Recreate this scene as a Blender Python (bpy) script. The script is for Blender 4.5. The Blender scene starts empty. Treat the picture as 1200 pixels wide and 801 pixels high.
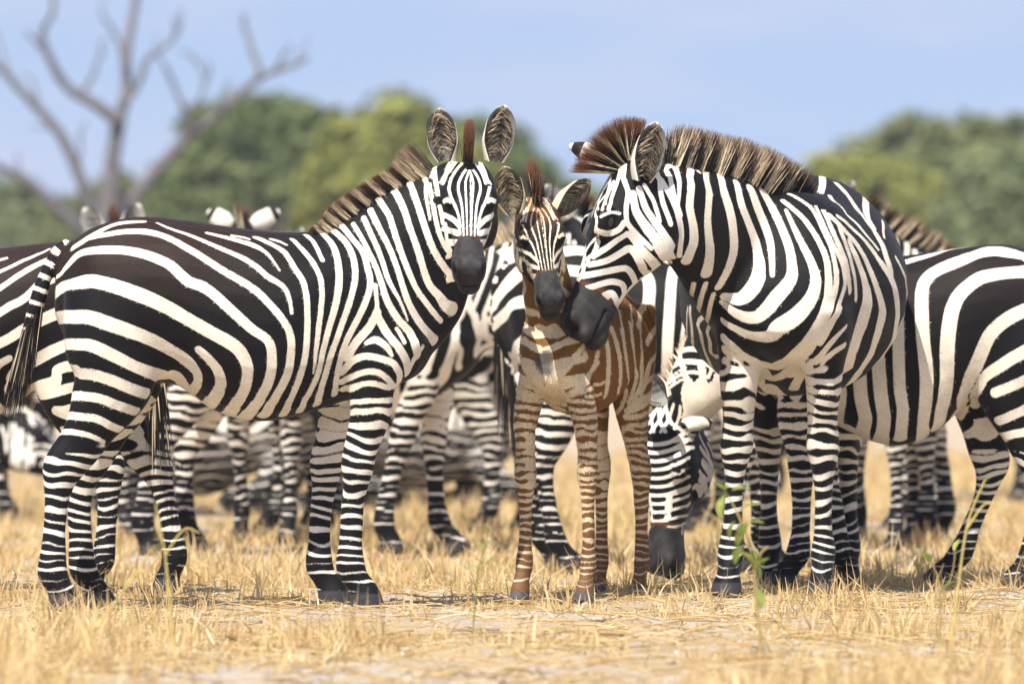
import bpy, math, random
import numpy as np
from mathutils import Vector, Matrix, noise as mnoise
from mathutils.bvhtree import BVHTree
from mathutils.kdtree import KDTree

SC = bpy.context.scene
COL = SC.collection
R = math.radians
rng = np.random.default_rng(7)
random.seed(7)

# ---------------------------------------------------------------- camera, sky, sun, exposure
CAM_H, FOC = 0.89, 7700.0            # eye height (m), focal length in 1200-px-wide picture units
cam_d = bpy.data.cameras.new('camera')
cam_d.sensor_width = 36.0
cam_d.lens = 36.0 * FOC / 1200.0
cam_d.clip_end = 5000.0
cam_d.dof.use_dof = True
cam_d.dof.focus_distance = 22.1
cam_d.dof.aperture_fstop = 3.3
cam = bpy.data.objects.new('camera', cam_d)
COL.objects.link(cam)
cam.location = (0, 0, CAM_H)
cam.rotation_euler = (R(90), 0, 0)
SC.camera = cam

SUN_EL, SUN_AZ = 56.0, -157.0         # elevation; azimuth of the sun measured from +Y towards +X
sd = Vector((math.sin(R(SUN_AZ)) * math.cos(R(SUN_EL)), math.cos(R(SUN_AZ)) * math.cos(R(SUN_EL)), math.sin(R(SUN_EL))))
sun_d = bpy.data.lights.new('sun', 'SUN')
sun_d.energy = 5.0
sun_d.angle = R(0.5)
sun_d.color = (1.0, 0.95, 0.86)
sun = bpy.data.objects.new('sun', sun_d)
COL.objects.link(sun)
sun.rotation_euler = sd.to_track_quat('Z', 'Y').to_euler()
sun.location = (0, 0, 30)

W = bpy.data.worlds.new('World')
SC.world = W
W.use_nodes = True
wt = W.node_tree
bg = wt.nodes['Background']
bg.inputs['Strength'].default_value = 0.12
sky = wt.nodes.new('ShaderNodeTexSky')
sky.sky_type = 'NISHITA'
sky.sun_disc = False
sky.sun_elevation = R(SUN_EL)
sky.sun_rotation = R(SUN_AZ)
tc = wt.nodes.new('ShaderNodeTexCoord')
# the open sky over a low plain: look a little higher into the dome so the horizon stays blue
lift = wt.nodes.new('ShaderNodeVectorMath'); lift.operation = 'ADD'
lift.inputs[1].default_value = (0, 0, 0.20)
wt.links.new(tc.outputs['Generated'], lift.inputs[0])
nrm = wt.nodes.new('ShaderNodeVectorMath'); nrm.operation = 'NORMALIZE'
wt.links.new(lift.outputs[0], nrm.inputs[0])
wt.links.new(nrm.outputs[0], sky.inputs['Vector'])
# thin soft cloud veils
cmap = wt.nodes.new('ShaderNodeMapping')
cmap.inputs['Scale'].default_value = (16, 16, 60)
wt.links.new(tc.outputs['Generated'], cmap.inputs['Vector'])
cn = wt.nodes.new('ShaderNodeTexNoise')
cn.inputs['Scale'].default_value = 1.0
cn.inputs['Detail'].default_value = 3.0
wt.links.new(cmap.outputs[0], cn.inputs['Vector'])
cr = wt.nodes.new('ShaderNodeMapRange')
cr.inputs['From Min'].default_value = 0.42
cr.inputs['From Max'].default_value = 0.72
cr.inputs['To Min'].default_value = 0.34
cr.inputs['To Max'].default_value = 0.95
wt.links.new(cn.outputs['Fac'], cr.inputs['Value'])
mixc = wt.nodes.new('ShaderNodeMix'); mixc.data_type = 'RGBA'
wt.links.new(cr.outputs[0], mixc.inputs['Factor'])
wt.links.new(sky.outputs[0], mixc.inputs['A'])
mixc.inputs['B'].default_value = (3.6, 3.75, 4.9, 1)
wt.links.new(mixc.outputs['Result'], bg.inputs['Color'])

SC.view_settings.view_transform = 'Standard'
SC.view_settings.look = 'None'
SC.view_settings.gamma = 1.0
SC.view_settings.exposure = 0.62
SC.view_settings.use_curve_mapping = False

# ---------------------------------------------------------------- helpers
def P(u, v, Y):
    """world point seen at picture position (u, v) when it stands Y metres away"""
    return Vector(((u - 600.0) / FOC * Y, Y, CAM_H + (400.5 - v) / FOC * Y))

def ground_y(v):
    return CAM_H * FOC / (v - 400.5)

def tag(o, label=None, cat=None, group=None, kind=None):
    if label: o['label'] = label
    if cat: o['category'] = cat
    if group: o['group'] = group
    if kind: o['kind'] = kind
    return o

def empty(name, loc, yaw=0.0):
    o = bpy.data.objects.new(name, None)
    o.empty_display_size = 0.3
    COL.objects.link(o)
    o.location = loc
    o.rotation_euler = (0, 0, yaw)
    return o

def mesh_np(name, verts, faces_list, mat=None, parent=None, smooth=True):
    """faces_list: list of int arrays (n,3) or (n,4)"""
    me = bpy.data.meshes.new(name)
    verts = np.asarray(verts, np.float32)
    me.vertices.add(len(verts))
    me.vertices.foreach_set('co', verts.ravel())
    nl = sum(f.size for f in faces_list)
    nf = sum(len(f) for f in faces_list)
    me.loops.add(nl)
    me.polygons.add(nf)
    idx = np.concatenate([np.asarray(f, np.int32).ravel() for f in faces_list])
    tot = np.concatenate([np.full(len(f), f.shape[1], np.int32) for f in faces_list])
    start = np.concatenate([[0], np.cumsum(tot)[:-1]]).astype(np.int32)
    me.loops.foreach_set('vertex_index', idx)
    me.polygons.foreach_set('loop_start', start)
    me.update(calc_edges=True)
    me.validate()
    if smooth:
        me.polygons.foreach_set('use_smooth', np.ones(len(me.polygons), bool))
    o = bpy.data.objects.new(name, me)
    COL.objects.link(o)
    if mat: me.materials.append(mat)
    if parent: o.parent = parent
    return o

def set_attr(o, name, data):
    me = o.data
    data = np.asarray(data, np.float32)
    if data.ndim == 1:
        a = me.attributes.new(name, 'FLOAT', 'POINT')
        a.data.foreach_set('value', data)
    else:
        a = me.attributes.new(name, 'FLOAT_COLOR', 'POINT')
        if data.shape[1] == 3:
            data = np.concatenate([data, np.ones((len(data), 1), np.float32)], 1)
        a.data.foreach_set('color', data.ravel())

class Mat:
    """tiny node helper"""
    def __init__(s, name):
        s.m = bpy.data.materials.new(name)
        s.m.use_nodes = True
        s.t = s.m.node_tree
        s.b = s.t.nodes['Principled BSDF']
        s.tc = s.t.nodes.new('ShaderNodeTexCoord')
    def n(s, typ, **kw):
        nd = s.t.nodes.new(typ)
        for k, v in kw.items(): setattr(nd, k, v)
        return nd
    def l(s, a, b): s.t.links.new(a, b)
    def attr(s, name, out='Fac'):
        nd = s.n('ShaderNodeAttribute'); nd.attribute_name = name
        return nd.outputs[out]
    def noise(s, scale, detail=2.0, rough=0.5, vec=None, dist=0.0, sc3=None):
        nd = s.n('ShaderNodeTexNoise')
        nd.inputs['Scale'].default_value = scale
        nd.inputs['Detail'].default_value = detail
        nd.inputs['Roughness'].default_value = rough
        nd.inputs['Distortion'].default_value = dist
        v = vec or s.tc.outputs['Object']
        if sc3:
            mp = s.n('ShaderNodeMapping'); mp.inputs['Scale'].default_value = sc3
            s.l(v, mp.inputs['Vector']); v = mp.outputs[0]
        s.l(v, nd.inputs['Vector'])
        return nd.outputs['Fac']
    def math(s, op, a, b=None, c=None, clamp=False):
        nd = s.n('ShaderNodeMath', operation=op, use_clamp=clamp)
        for i, x in enumerate((a, b, c)):
            if x is None: continue
            if isinstance(x, (int, float)): nd.inputs[i].default_value = x
            else: s.l(x, nd.inputs[i])
        return nd.outputs[0]
    def rng(s, x, a, b, c, d, smooth=False):
        nd = s.n('ShaderNodeMapRange')
        if smooth: nd.interpolation_type = 'SMOOTHSTEP'
        s.l(x, nd.inputs['Value'])
        for k, v in zip(('From Min', 'From Max', 'To Min', 'To Max'), (a, b, c, d)): nd.inputs[k].default_value = v
        return nd.outputs[0]
    def mix(s, f, a, b, blend='MIX'):
        nd = s.n('ShaderNodeMix', data_type='RGBA', blend_type=blend)
        for k, x in (('Factor', f), ('A', a), ('B', b)):
            if isinstance(x, (int, float)): nd.inputs[k].default_value = x
            elif isinstance(x, tuple): nd.inputs[k].default_value = (*x, 1) if len(x) == 3 else x
            else: s.l(x, nd.inputs[k])
        return nd.outputs['Result']
    def bump(s, h, strength, dist):
        nd = s.n('ShaderNodeBump')
        nd.inputs['Strength'].default_value = strength
        nd.inputs['Distance'].default_value = dist
        s.l(h, nd.inputs['Height'])
        s.l(nd.outputs[0], s.b.inputs['Normal'])
    def base(s, c):
        if isinstance(c, tuple): s.b.inputs['Base Color'].default_value = (*c, 1)
        else: s.l(c, s.b.inputs['Base Color'])
    def set(s, **kw):
        for k, v in kw.items(): s.b.inputs[k.replace('_', ' ')].default_value = v

def coat_material():
    M = Mat('coat')
    edge = M.noise(260, 2, 0.6)
    edge2 = M.noise(28, 2, 0.5)
    st = M.math('ADD', M.attr('stripe'), M.math('ADD', M.math('MULTIPLY', M.math('SUBTRACT', edge, 0.5), 0.55), M.math('MULTIPLY', M.math('SUBTRACT', edge2, 0.5), 0.16)))
    fac = M.rng(st, -0.16, 0.16, 0, 1, True)
    c = M.mix(fac, M.attr('bcol', 'Color'), M.attr('wcol', 'Color'))
    big = M.rng(M.noise(7, 4, 0.6), 0.3, 0.7, 0.82, 1.08)
    hair = M.rng(M.noise(1, 2, 0.6, sc3=(90, 260, 420)), 0.3, 0.7, 0.82, 1.12)
    c = M.mix(1.0, c, M.mix(0.0, M.n('ShaderNodeCombineColor').outputs[0], (1, 1, 1)), 'MIX') if False else c
    vm = M.n('ShaderNodeVectorMath', operation='SCALE')
    M.l(c, vm.inputs[0]); M.l(M.math('MULTIPLY', big, hair), vm.inputs['Scale'])
    M.base(vm.outputs[0])
    M.l(M.rng(fac, 0, 1, 0.55, 0.75), M.b.inputs['Roughness'])
    M.set(Specular_IOR_Level=0.14, Sheen_Weight=0.03, Sheen_Roughness=0.4)
    M.bump(M.noise(1, 3, 0.7, sc3=(120, 300, 420)), 0.35, 0.004)
    return M.m

def mane_material():
    M = Mat('mane_hair')
    a = M.attr('along')
    st = M.rng(M.attr('stripe'), -0.2, 0.2, 0, 1)
    rootc = M.mix(st, (0.012, 0.009, 0.008), (0.62, 0.50, 0.34))
    tipf = M.math('MULTIPLY', M.rng(a, 0.5, 1.0, 0, 1, True), M.rng(M.attr('tip'), 0, 1, 0.0, 1.0))
    c = M.mix(tipf, rootc, M.mix(M.attr('tip'), (0.03, 0.018, 0.014), (0.15, 0.060, 0.028)))
    M.base(c)
    M.set(Roughness=0.55, Specular_IOR_Level=0.3)
    return M.m

def plain(name, col, rough=0.6, spec=0.4, var=0.25, nscale=30):
    M = Mat(name)
    f = M.rng(M.noise(nscale, 4, 0.6), 0.3, 0.7, 1 - var, 1 + var)
    vm = M.n('ShaderNodeVectorMath', operation='SCALE')
    vm.inputs[0].default_value = col
    M.l(f, vm.inputs['Scale'])
    M.base(vm.outputs[0])
    M.set(Roughness=rough, Specular_IOR_Level=spec)
    return M.m

MAT = {}
MAT['coat'] = coat_material()
MAT['mane'] = mane_material()
MAT['eye'] = plain('eye', (0.012, 0.007, 0.005), 0.06, 0.7, 0.3, 60)

# ---------------------------------------------------------------- lofts
def catmull(a, n):
    """resample rows of a (k, d) with n samples per span"""
    a = np.asarray(a, float)
    k = len(a)
    pad = np.vstack([2 * a[0] - a[1], a, 2 * a[-1] - a[-2]])
    out = []
    for i in range(k - 1):
        p0, p1, p2, p3 = pad[i], pad[i + 1], pad[i + 2], pad[i + 3]
        for t in np.linspace(0, 1, n, endpoint=False):
            out.append(0.5 * ((2 * p1) + (-p0 + p2) * t + (2 * p0 - 5 * p1 + 4 * p2 - p3) * t * t + (-p0 + 3 * p1 - 3 * p2 + p3) * t ** 3))
    out.append(a[-1])
    return np.array(out)

class Chain:
    """a tube along a spine: rows are (centre xyz, up hint xyz, half width, half height up, half height down)"""
    def __init__(s, name, rows, n=8, power=1.0, along=None):
        s.name = name
        rows = np.asarray(rows, float)
        d = catmull(rows, n)
        s.c = d[:, :3]
        T = np.gradient(s.c, axis=0)
        s.T = T / np.linalg.norm(T, axis=1, keepdims=True)
        if along is not None: s.T = np.tile(np.array(along, float), (len(d), 1))
        S = np.cross(d[:, 3:6], s.T)
        s.S = S / np.linalg.norm(S, axis=1, keepdims=True)
        s.U = np.cross(s.T, s.S)
        lim = rows[:, 6:9].min(0) * 0.5
        s.a, s.bu, s.bd = (np.maximum(d[:, 6 + i], lim[i]) for i in range(3))
        seg = np.linalg.norm(np.diff(s.c, axis=0), axis=1)
        s.arc = np.concatenate([[0], np.cumsum(seg)])
        s.len = s.arc[-1]
        s.power = power
    def geo(s, nr=24):
        th = np.linspace(0, 2 * np.pi, nr, endpoint=False)
        sn, cs = np.sin(th), np.cos(th)
        sn = np.sign(sn) * np.abs(sn) ** s.power
        cs = np.sign(cs) * np.abs(cs) ** s.power
        b = np.where(cs[None, :] >= 0, s.bu[:, None], s.bd[:, None])
        v = s.c[:, None, :] + s.S[:, None, :] * (s.a[:, None] * sn[None, :])[..., None] + s.U[:, None, :] * (b * cs[None, :])[..., None]
        m = len(s.c)
        v = v.reshape(-1, 3)
        i = np.arange(m - 1)[:, None] * nr
        j = np.arange(nr)[None, :]
        j2 = (j + 1) % nr
        q = np.stack([i + j, i + j2, i + nr + j2, i + nr + j], -1).reshape(-1, 4)
        v = np.vstack([v, s.c[0], s.c[-1]])
        e0, e1 = len(v) - 2, len(v) - 1
        jj = np.arange(nr)
        t0 = np.stack([np.full(nr, e0), (jj + 1) % nr, jj], -1)
        t1 = np.stack([np.full(nr, e1), (m - 1) * nr + jj, (m - 1) * nr + (jj + 1) % nr], -1)
        return v, q, np.vstack([t0, t1])
    def param(s, V):
        """rho, index along the spine, side and up coordinates (normalised) of each vertex"""
        n = len(V)
        rho = np.full(n, 99.0)
        ti = np.zeros(n)
        sd_ = np.zeros(n); up_ = np.zeros(n)
        R_ = max(s.a.max(), s.bu.max(), s.bd.max()) * 1.6 + 0.03
        lo, hi = s.c.min(0) - R_, s.c.max(0) + R_
        sel = np.where(np.all((V > lo) & (V < hi), axis=1))[0]
        if len(sel) == 0: return rho, ti, sd_, up_
        v = V[sel].astype(np.float32)
        best = np.full(len(sel), 1e9, np.float32); bi = np.zeros(len(sel), int)
        bl = np.zeros(len(sel)); bs = np.zeros(len(sel), np.float32); bu_ = np.zeros(len(sel), np.float32)
        L0 = s.len / (len(s.c) - 1)
        for k in range(len(s.c)):
            d = v - s.c[k].astype(np.float32)
            l = d @ s.T[k].astype(np.float32)
            x = (d @ s.S[k].astype(np.float32)) / s.a[k]
            h = d @ s.U[k].astype(np.float32)
            h = np.where(h >= 0, h / s.bu[k], h / s.bd[k])
            L = 0.35 * min(s.a[k], s.bu[k] + s.bd[k])
            r2 = x * x + h * h + (l / L) ** 2
            w = r2 < best
            best[w] = r2[w]; bi[w] = k; bs[w] = x[w]; bu_[w] = h[w]; bl[w] = l[w]
        rho[sel] = np.sqrt(best); ti[sel] = np.clip(s.arc[bi] + np.clip(bl, -.5 * L0, .5 * L0), 0, s.len) / s.len; sd_[sel] = bs; up_[sel] = bu_
        return rho, ti, sd_, up_
    def frame(s, t):
        x = np.clip(t, 0, 1) * s.len
        f = lambda A: np.array([np.interp(x, s.arc, A[:, i]) for i in range(3)]).T
        return f(s.c), f(s.T), f(s.S), f(s.U), np.interp(x, s.arc, s.a), np.interp(x, s.arc, s.bu), np.interp(x, s.arc, s.bd)

def ellipsoid(c, r, axes=np.eye(3), n=12):
    """closed ellipsoid mesh"""
    th = np.linspace(0, np.pi, n + 1)[1:-1]
    ph = np.linspace(0, 2 * np.pi, 2 * n, endpoint=False)
    p = np.stack([np.outer(np.sin(th), np.cos(ph)), np.outer(np.sin(th), np.sin(ph)), np.outer(np.cos(th), np.ones_like(ph))], -1).reshape(-1, 3)
    p = np.vstack([p, [0, 0, 1], [0, 0, -1]])
    v = np.asarray(c) + (p * np.asarray(r)) @ np.asarray(axes)
    m, nr = n - 1, 2 * n
    i = np.arange(m - 1)[:, None] * nr
    j = np.arange(nr)[None, :]
    q = np.stack([i + j, i + nr + j, i + nr + (j + 1) % nr, i + (j + 1) % nr], -1).reshape(-1, 4)
    jj = np.arange(nr)
    t0 = np.stack([np.full(nr, m * nr), jj, (jj + 1) % nr], -1)
    t1 = np.stack([np.full(nr, m * nr + 1), (m - 1) * nr + (jj + 1) % nr, (m - 1) * nr + jj], -1)
    return v, q, np.vstack([t0, t1])

def voxel_union(parts, vox):
    V, Q, T = [], [], []
    o = 0
    for v, q, t in parts:
        V.append(v); Q.append(q + o); T.append(t + o); o += len(v)
    ob = mesh_np('tmp', np.vstack(V), [np.vstack(Q), np.vstack(T)], smooth=False)
    md = ob.modifiers.new('r', 'REMESH')
    md.mode = 'VOXEL'
    md.voxel_size = vox
    dg = bpy.context.evaluated_depsgraph_get()
    me = bpy.data.meshes.new_from_object(ob.evaluated_get(dg))
    n = len(me.vertices)
    v = np.empty(n * 3, np.float32); me.vertices.foreach_get('co', v)
    f = np.empty(len(me.loops), np.int32); me.loops.foreach_get('vertex_index', f)
    e = np.empty(len(me.edges) * 2, np.int32); me.edges.foreach_get('vertices', e)
    assert len(me.loops) == 4 * len(me.polygons)
    old = ob.data
    bpy.data.objects.remove(ob); bpy.data.meshes.remove(old); bpy.data.meshes.remove(me)
    return v.reshape(-1, 3).astype(float), f.reshape(-1, 4), e.reshape(-1, 2)

def smooth_np(V, E, w, it):
    n = len(V)
    deg = np.bincount(E.ravel(), minlength=n)[:, None].astype(float)
    for _ in range(it):
        acc = np.stack([np.bincount(E[:, 0], V[E[:, 1], k], n) + np.bincount(E[:, 1], V[E[:, 0], k], n) for k in range(3)], 1)
        V = V + w[:, None] * (acc / deg - V)
    return V

def normals_np(V, F):
    n = np.cross(V[F[:, 2]] - V[F[:, 0]], V[F[:, 3]] - V[F[:, 1]])
    N = np.stack([sum(np.bincount(F[:, j], n[:, k], len(V)) for j in range(4)) for k in range(3)], 1)
    return N / (np.linalg.norm(N, axis=1, keepdims=True) + 1e-12)

def vnoise(V, scale, seed=0.0):
    """cheap smooth pseudo-noise, about -1..1"""
    p = V * scale + seed * np.array([1.7, 3.1, 5.3])
    a = np.sin(p[:, 0] * 1.3 + 1.9 * np.sin(p[:, 1] * 0.9 + p[:, 2] * 0.7)) + np.sin(p[:, 1] * 1.7 + 1.6 * np.sin(p[:, 2] * 1.1 + p[:, 0] * 0.6)) + np.sin(p[:, 2] * 1.5 + 1.7 * np.sin(p[:, 0] * 1.2 - p[:, 1] * 0.8))
    return a / 3.0
# ---------------------------------------------------------------- zebra anatomy (metres, adult, +X forward, +Y left)
ax = lambda u: (u - 280) / 350.0
az = lambda v: (714 - v) / 350.0
V3 = lambda *a: np.array(a, float)

TORSO = [(66, 318, 370, .05), (74, 298, 392, .10), (89, 281, 420, .16), (112, 267, 452, .215), (152, 257, 458, .245), (200, 258, 452, .262),
         (250, 264, 482, .278), (300, 271, 495, .285), (350, 275, 489, .272), (400, 272, 474, .235), (438, 275, 462, .205), (470, 300, 452, .185), (492, 345, 440, .145), (503, 375, 425, .08)]
FORE = [(395, 440, 62, .085), (430, 436, 42, .085), (455, 432, 28, .070), (485, 431, 25, .057), (506, 426, 22, .050), (524, 421, 19.5, .047), (540, 417.5, 19.5, .050), (552, 416, 19, .051), (564, 415, 16.5, .043),
        (580, 413, 14, .033), (600, 410.5, 13, .028), (620, 409, 13, .027), (640, 408, 13.5, .029), (655, 407.5, 15.5, .036), (668, 409, 16.2, .038), (680, 415, 14.5, .032), (690, 421, 16, .036), (700, 425, 18.5, .044), (713.5, 428, 20, .048)]
HIND = [(330, 128, 52, .10), (380, 130, 58, .115), (420, 135, 57, .11), (450, 132, 48, .095), (475, 121, 40, .078), (500, 107, 31, .060), (522, 94, 27, .050), (540, 80, 26, .048), (553, 73, 24, .046), (568, 69, 18.5, .038),
        (588, 66, 14.5, .031), (612, 64, 13.5, .028), (634, 63, 13.8, .029), (655, 61.5, 15.5, .035), (670, 62, 16.8, .038), (684, 68, 14.5, .033), (695, 73, 16.5, .038), (704, 76, 18.5, .044), (713.5, 79, 20, .047)]
HEADT = [(0, .066, .050, .120), (.10, .088, .072, .175), (.22, .101, .080, .205), (.34, .106, .078, .205), (.46, .088, .066, .172), (.58, .066, .054, .132), (.68, .053, .049, .108),
         (.78, .057, .050, .100), (.88, .066, .050, .100), (.96, .060, .038, .088), (1.0, .040, .012, .060)]

def torso_rows(s=1.0, wide=1.0, deep=0.0, rise=0.0, lenf=1.0, table=None, deep_at=310):
    out = []
    for u, t, b, w in (table or TORSO):
        zt, zb = az(t) + rise * max(0, (300 - u) / 250.0), az(b) - deep * math.exp(-((u - deep_at) / 110.0) ** 2)
        k = 1 + (wide - 1) * math.exp(-((u - 290) / 120.0) ** 2)
        zc = zb + (zt - zb) * 0.52
        out.append((ax(u) * s * lenf, 0, zc * s, 0, 0, 1, w * k * s, (zt - zc) * s, (zc - zb) * s))
    return out

def leg_rows(table, side, s=1.0, dx=0.0, dy=0.0, y0=0.125, thick=1.0, lift=0.0, kx=0.0, xo=0.0, zk=1.0):
    out = []
    zt = az(table[0][0])
    for v, u, r, l in table:
        z = az(v)
        k = 1 - z / zt
        x = ax(u) + xo + dx * k + kx * math.sin(math.pi * k)
        th = 1 + (thick - 1) * min(1, k * 2.5)
        out.append((x * s, (side * (y0 + .008 * (1 - k)) + dy * k) * s, (z * zk + lift * k * k) * s, 1, 0, 0, l * th * s, r / 350 * th * s, r / 350 * th * s))
    return out

def head_rows(O, a, n, s=1.0, lenf=0.57, table=None, jaw=1.0):
    O, a, n = V3(*O), V3(*a), V3(*n)
    a /= np.linalg.norm(a); n -= a * (a @ n); n /= np.linalg.norm(n)
    return [tuple(O + a * t * lenf * s) + tuple(n) + (w * s, tu * s, tb * s * (jaw if t < .75 else 1)) for t, w, tu, tb in (table or HEADT)]

def neck_auto(O, a, n, s=1.0, base=(.40, 0, 1.0), mid=None, k=1.0):
    """neck from shoulder to poll for herd members"""
    O, a, n = V3(*O), V3(*a), V3(*n)
    a = a / np.linalg.norm(a); n = n / np.linalg.norm(n)
    p0 = V3(*base) * s
    p2 = O + a * .07 * s - n * .045 * s
    p1 = V3(*mid) if mid is not None else (p0 * .5 + p2 * .5 + V3(0, 0, .02))
    hh = (.27, .23, .19, .155, .125, .11); ww = (.16, .125, .105, .092, .082, .075)
    out = []
    for i, t in enumerate((0, .25, .5, .72, .9, 1.0)):
        p = (1 - t) ** 2 * p0 + 2 * t * (1 - t) * p1 + t * t * p2
        tan = 2 * (1 - t) * (p1 - p0) + 2 * t * (p2 - p1)
        tan /= np.linalg.norm(tan)
        h = V3(0, 0, 1) * (1 - .5 * t) - a * .3 * t + V3(-.5, 0, 0) * (1 - t)
        h -= tan * (h @ tan); h /= np.linalg.norm(h)
        out.append(tuple(p) + tuple(h) + (ww[i] * s * k, hh[i] * s * k, hh[i] * s * k))
    return out

TAIL = [(84, 286, 10), (70, 296, 9), (60, 314, 8.5), (50, 338, 8), (41, 365, 8), (33, 392, 8), (26, 415, 6)]
def tail_rows(s=1.0, pts=None, y=0.0):
    return [(ax(u) * s, y * s, az(v) * s, -1, 0, .3, r / 350 * s, r / 350 * s, r / 350 * s) for u, v, r in (pts or TAIL)]

def ear_geo(base, tip, opening, width=.088, cup=.75):
    base, tip, o = V3(*base), V3(*tip), V3(*opening)
    L = np.linalg.norm(tip - base); d = (tip - base) / L
    o = o - d * (d @ o); o /= np.linalg.norm(o)
    r = np.cross(d, o)
    nl, nph = 22, 13
    outv, outs, outw, outb, = [], [], [], []
    for inner in (0, 1):
        for i in range(nl):
            l = i / (nl - 1)
            w = width / 2 * (0.52 + 0.62 * math.sin(math.pi * min(1, l * .92 + .02)) ** .8) * (1 if l < .62 else max(0.03, 1 - ((l - .62) / .385) ** 2.4) ** .55)
            w = min(w, width / 2 * 1.08)
            A = R(150) * (1 - l) ** 1.2 + R(62) * (1 - (1 - l) ** 1.2)
            th = .007 * (1 - .5 * l) if inner == 0 else 0
            for j in range(nph):
                f = (j / (nph - 1)) * 2 - 1
                rim = 1 - abs(f) ** 6
                ang = f * A
                rad = w / math.sin(min(A, R(90)))
                p = base + d * L * l + r * (rad + th * rim) * math.sin(ang) + o * (cup * (w * .55 - (rad + th * rim) * math.cos(ang)) + cup * rad * math.cos(A) * .6) - o * L * .05 * math.sin(math.pi * l)
                outv.append(p)
                edge = max(abs(f), l)
                if inner == 0:                      # back of the ear: white, dark band below a white tip
                    st = -1.0 if .74 < l < .91 else 1.0
                    if abs(f) > .93 and l < .9: st = -1
                    outs.append(st); outw.append((.74, .68, .58)); outb.append((.02, .016, .014))
                else:
                    dark = math.exp(-(f / .42) ** 2) * math.exp(-((l - .6) / .28) ** 2) * (0.9 + .6 * math.sin(l * 31 + f * 9))
                    side = 0.50 + .3 * math.sin(j * 2.3 + l * 5)
                    g = np.array((.30, .285, .27)) * (.8 + .35 * side) * (1 - .85 * min(1, dark))
                    if abs(f) > .86: g = np.array((.03, .026, .024))
                    if l > .93: g = np.array((.75, .7, .62))
                    outs.append(1.0); outw.append(tuple(g)); outb.append((.03, .025, .02))
    q = []
    for inner in (0, 1):
        o_ = inner * nl * nph
        for i in range(nl - 1):
            for j in range(nph - 1):
                f = (o_ + i * nph + j, o_ + i * nph + j + 1, o_ + (i + 1) * nph + j + 1, o_ + (i + 1) * nph + j)
                q.append(f if inner else f[::-1])
    m = nl * nph
    for i in range(nl - 1):
        for j in (0, nph - 1):
            f = (i * nph + j, (i + 1) * nph + j, m + (i + 1) * nph + j, m + i * nph + j)
            q.append(f if j == 0 else f[::-1])
    for j in range(nph - 1):
        i = nl - 1
        q.append((i * nph + j, m + i * nph + j, m + i * nph + j + 1, i * nph + j + 1))
    return np.array(outv), np.array(q), np.array(outs), np.array(outw), np.array(outb)

def mark_curve(px):
    a = catmull(np.array(px, float), 6)
    return a

class Zebra:
    pass

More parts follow.
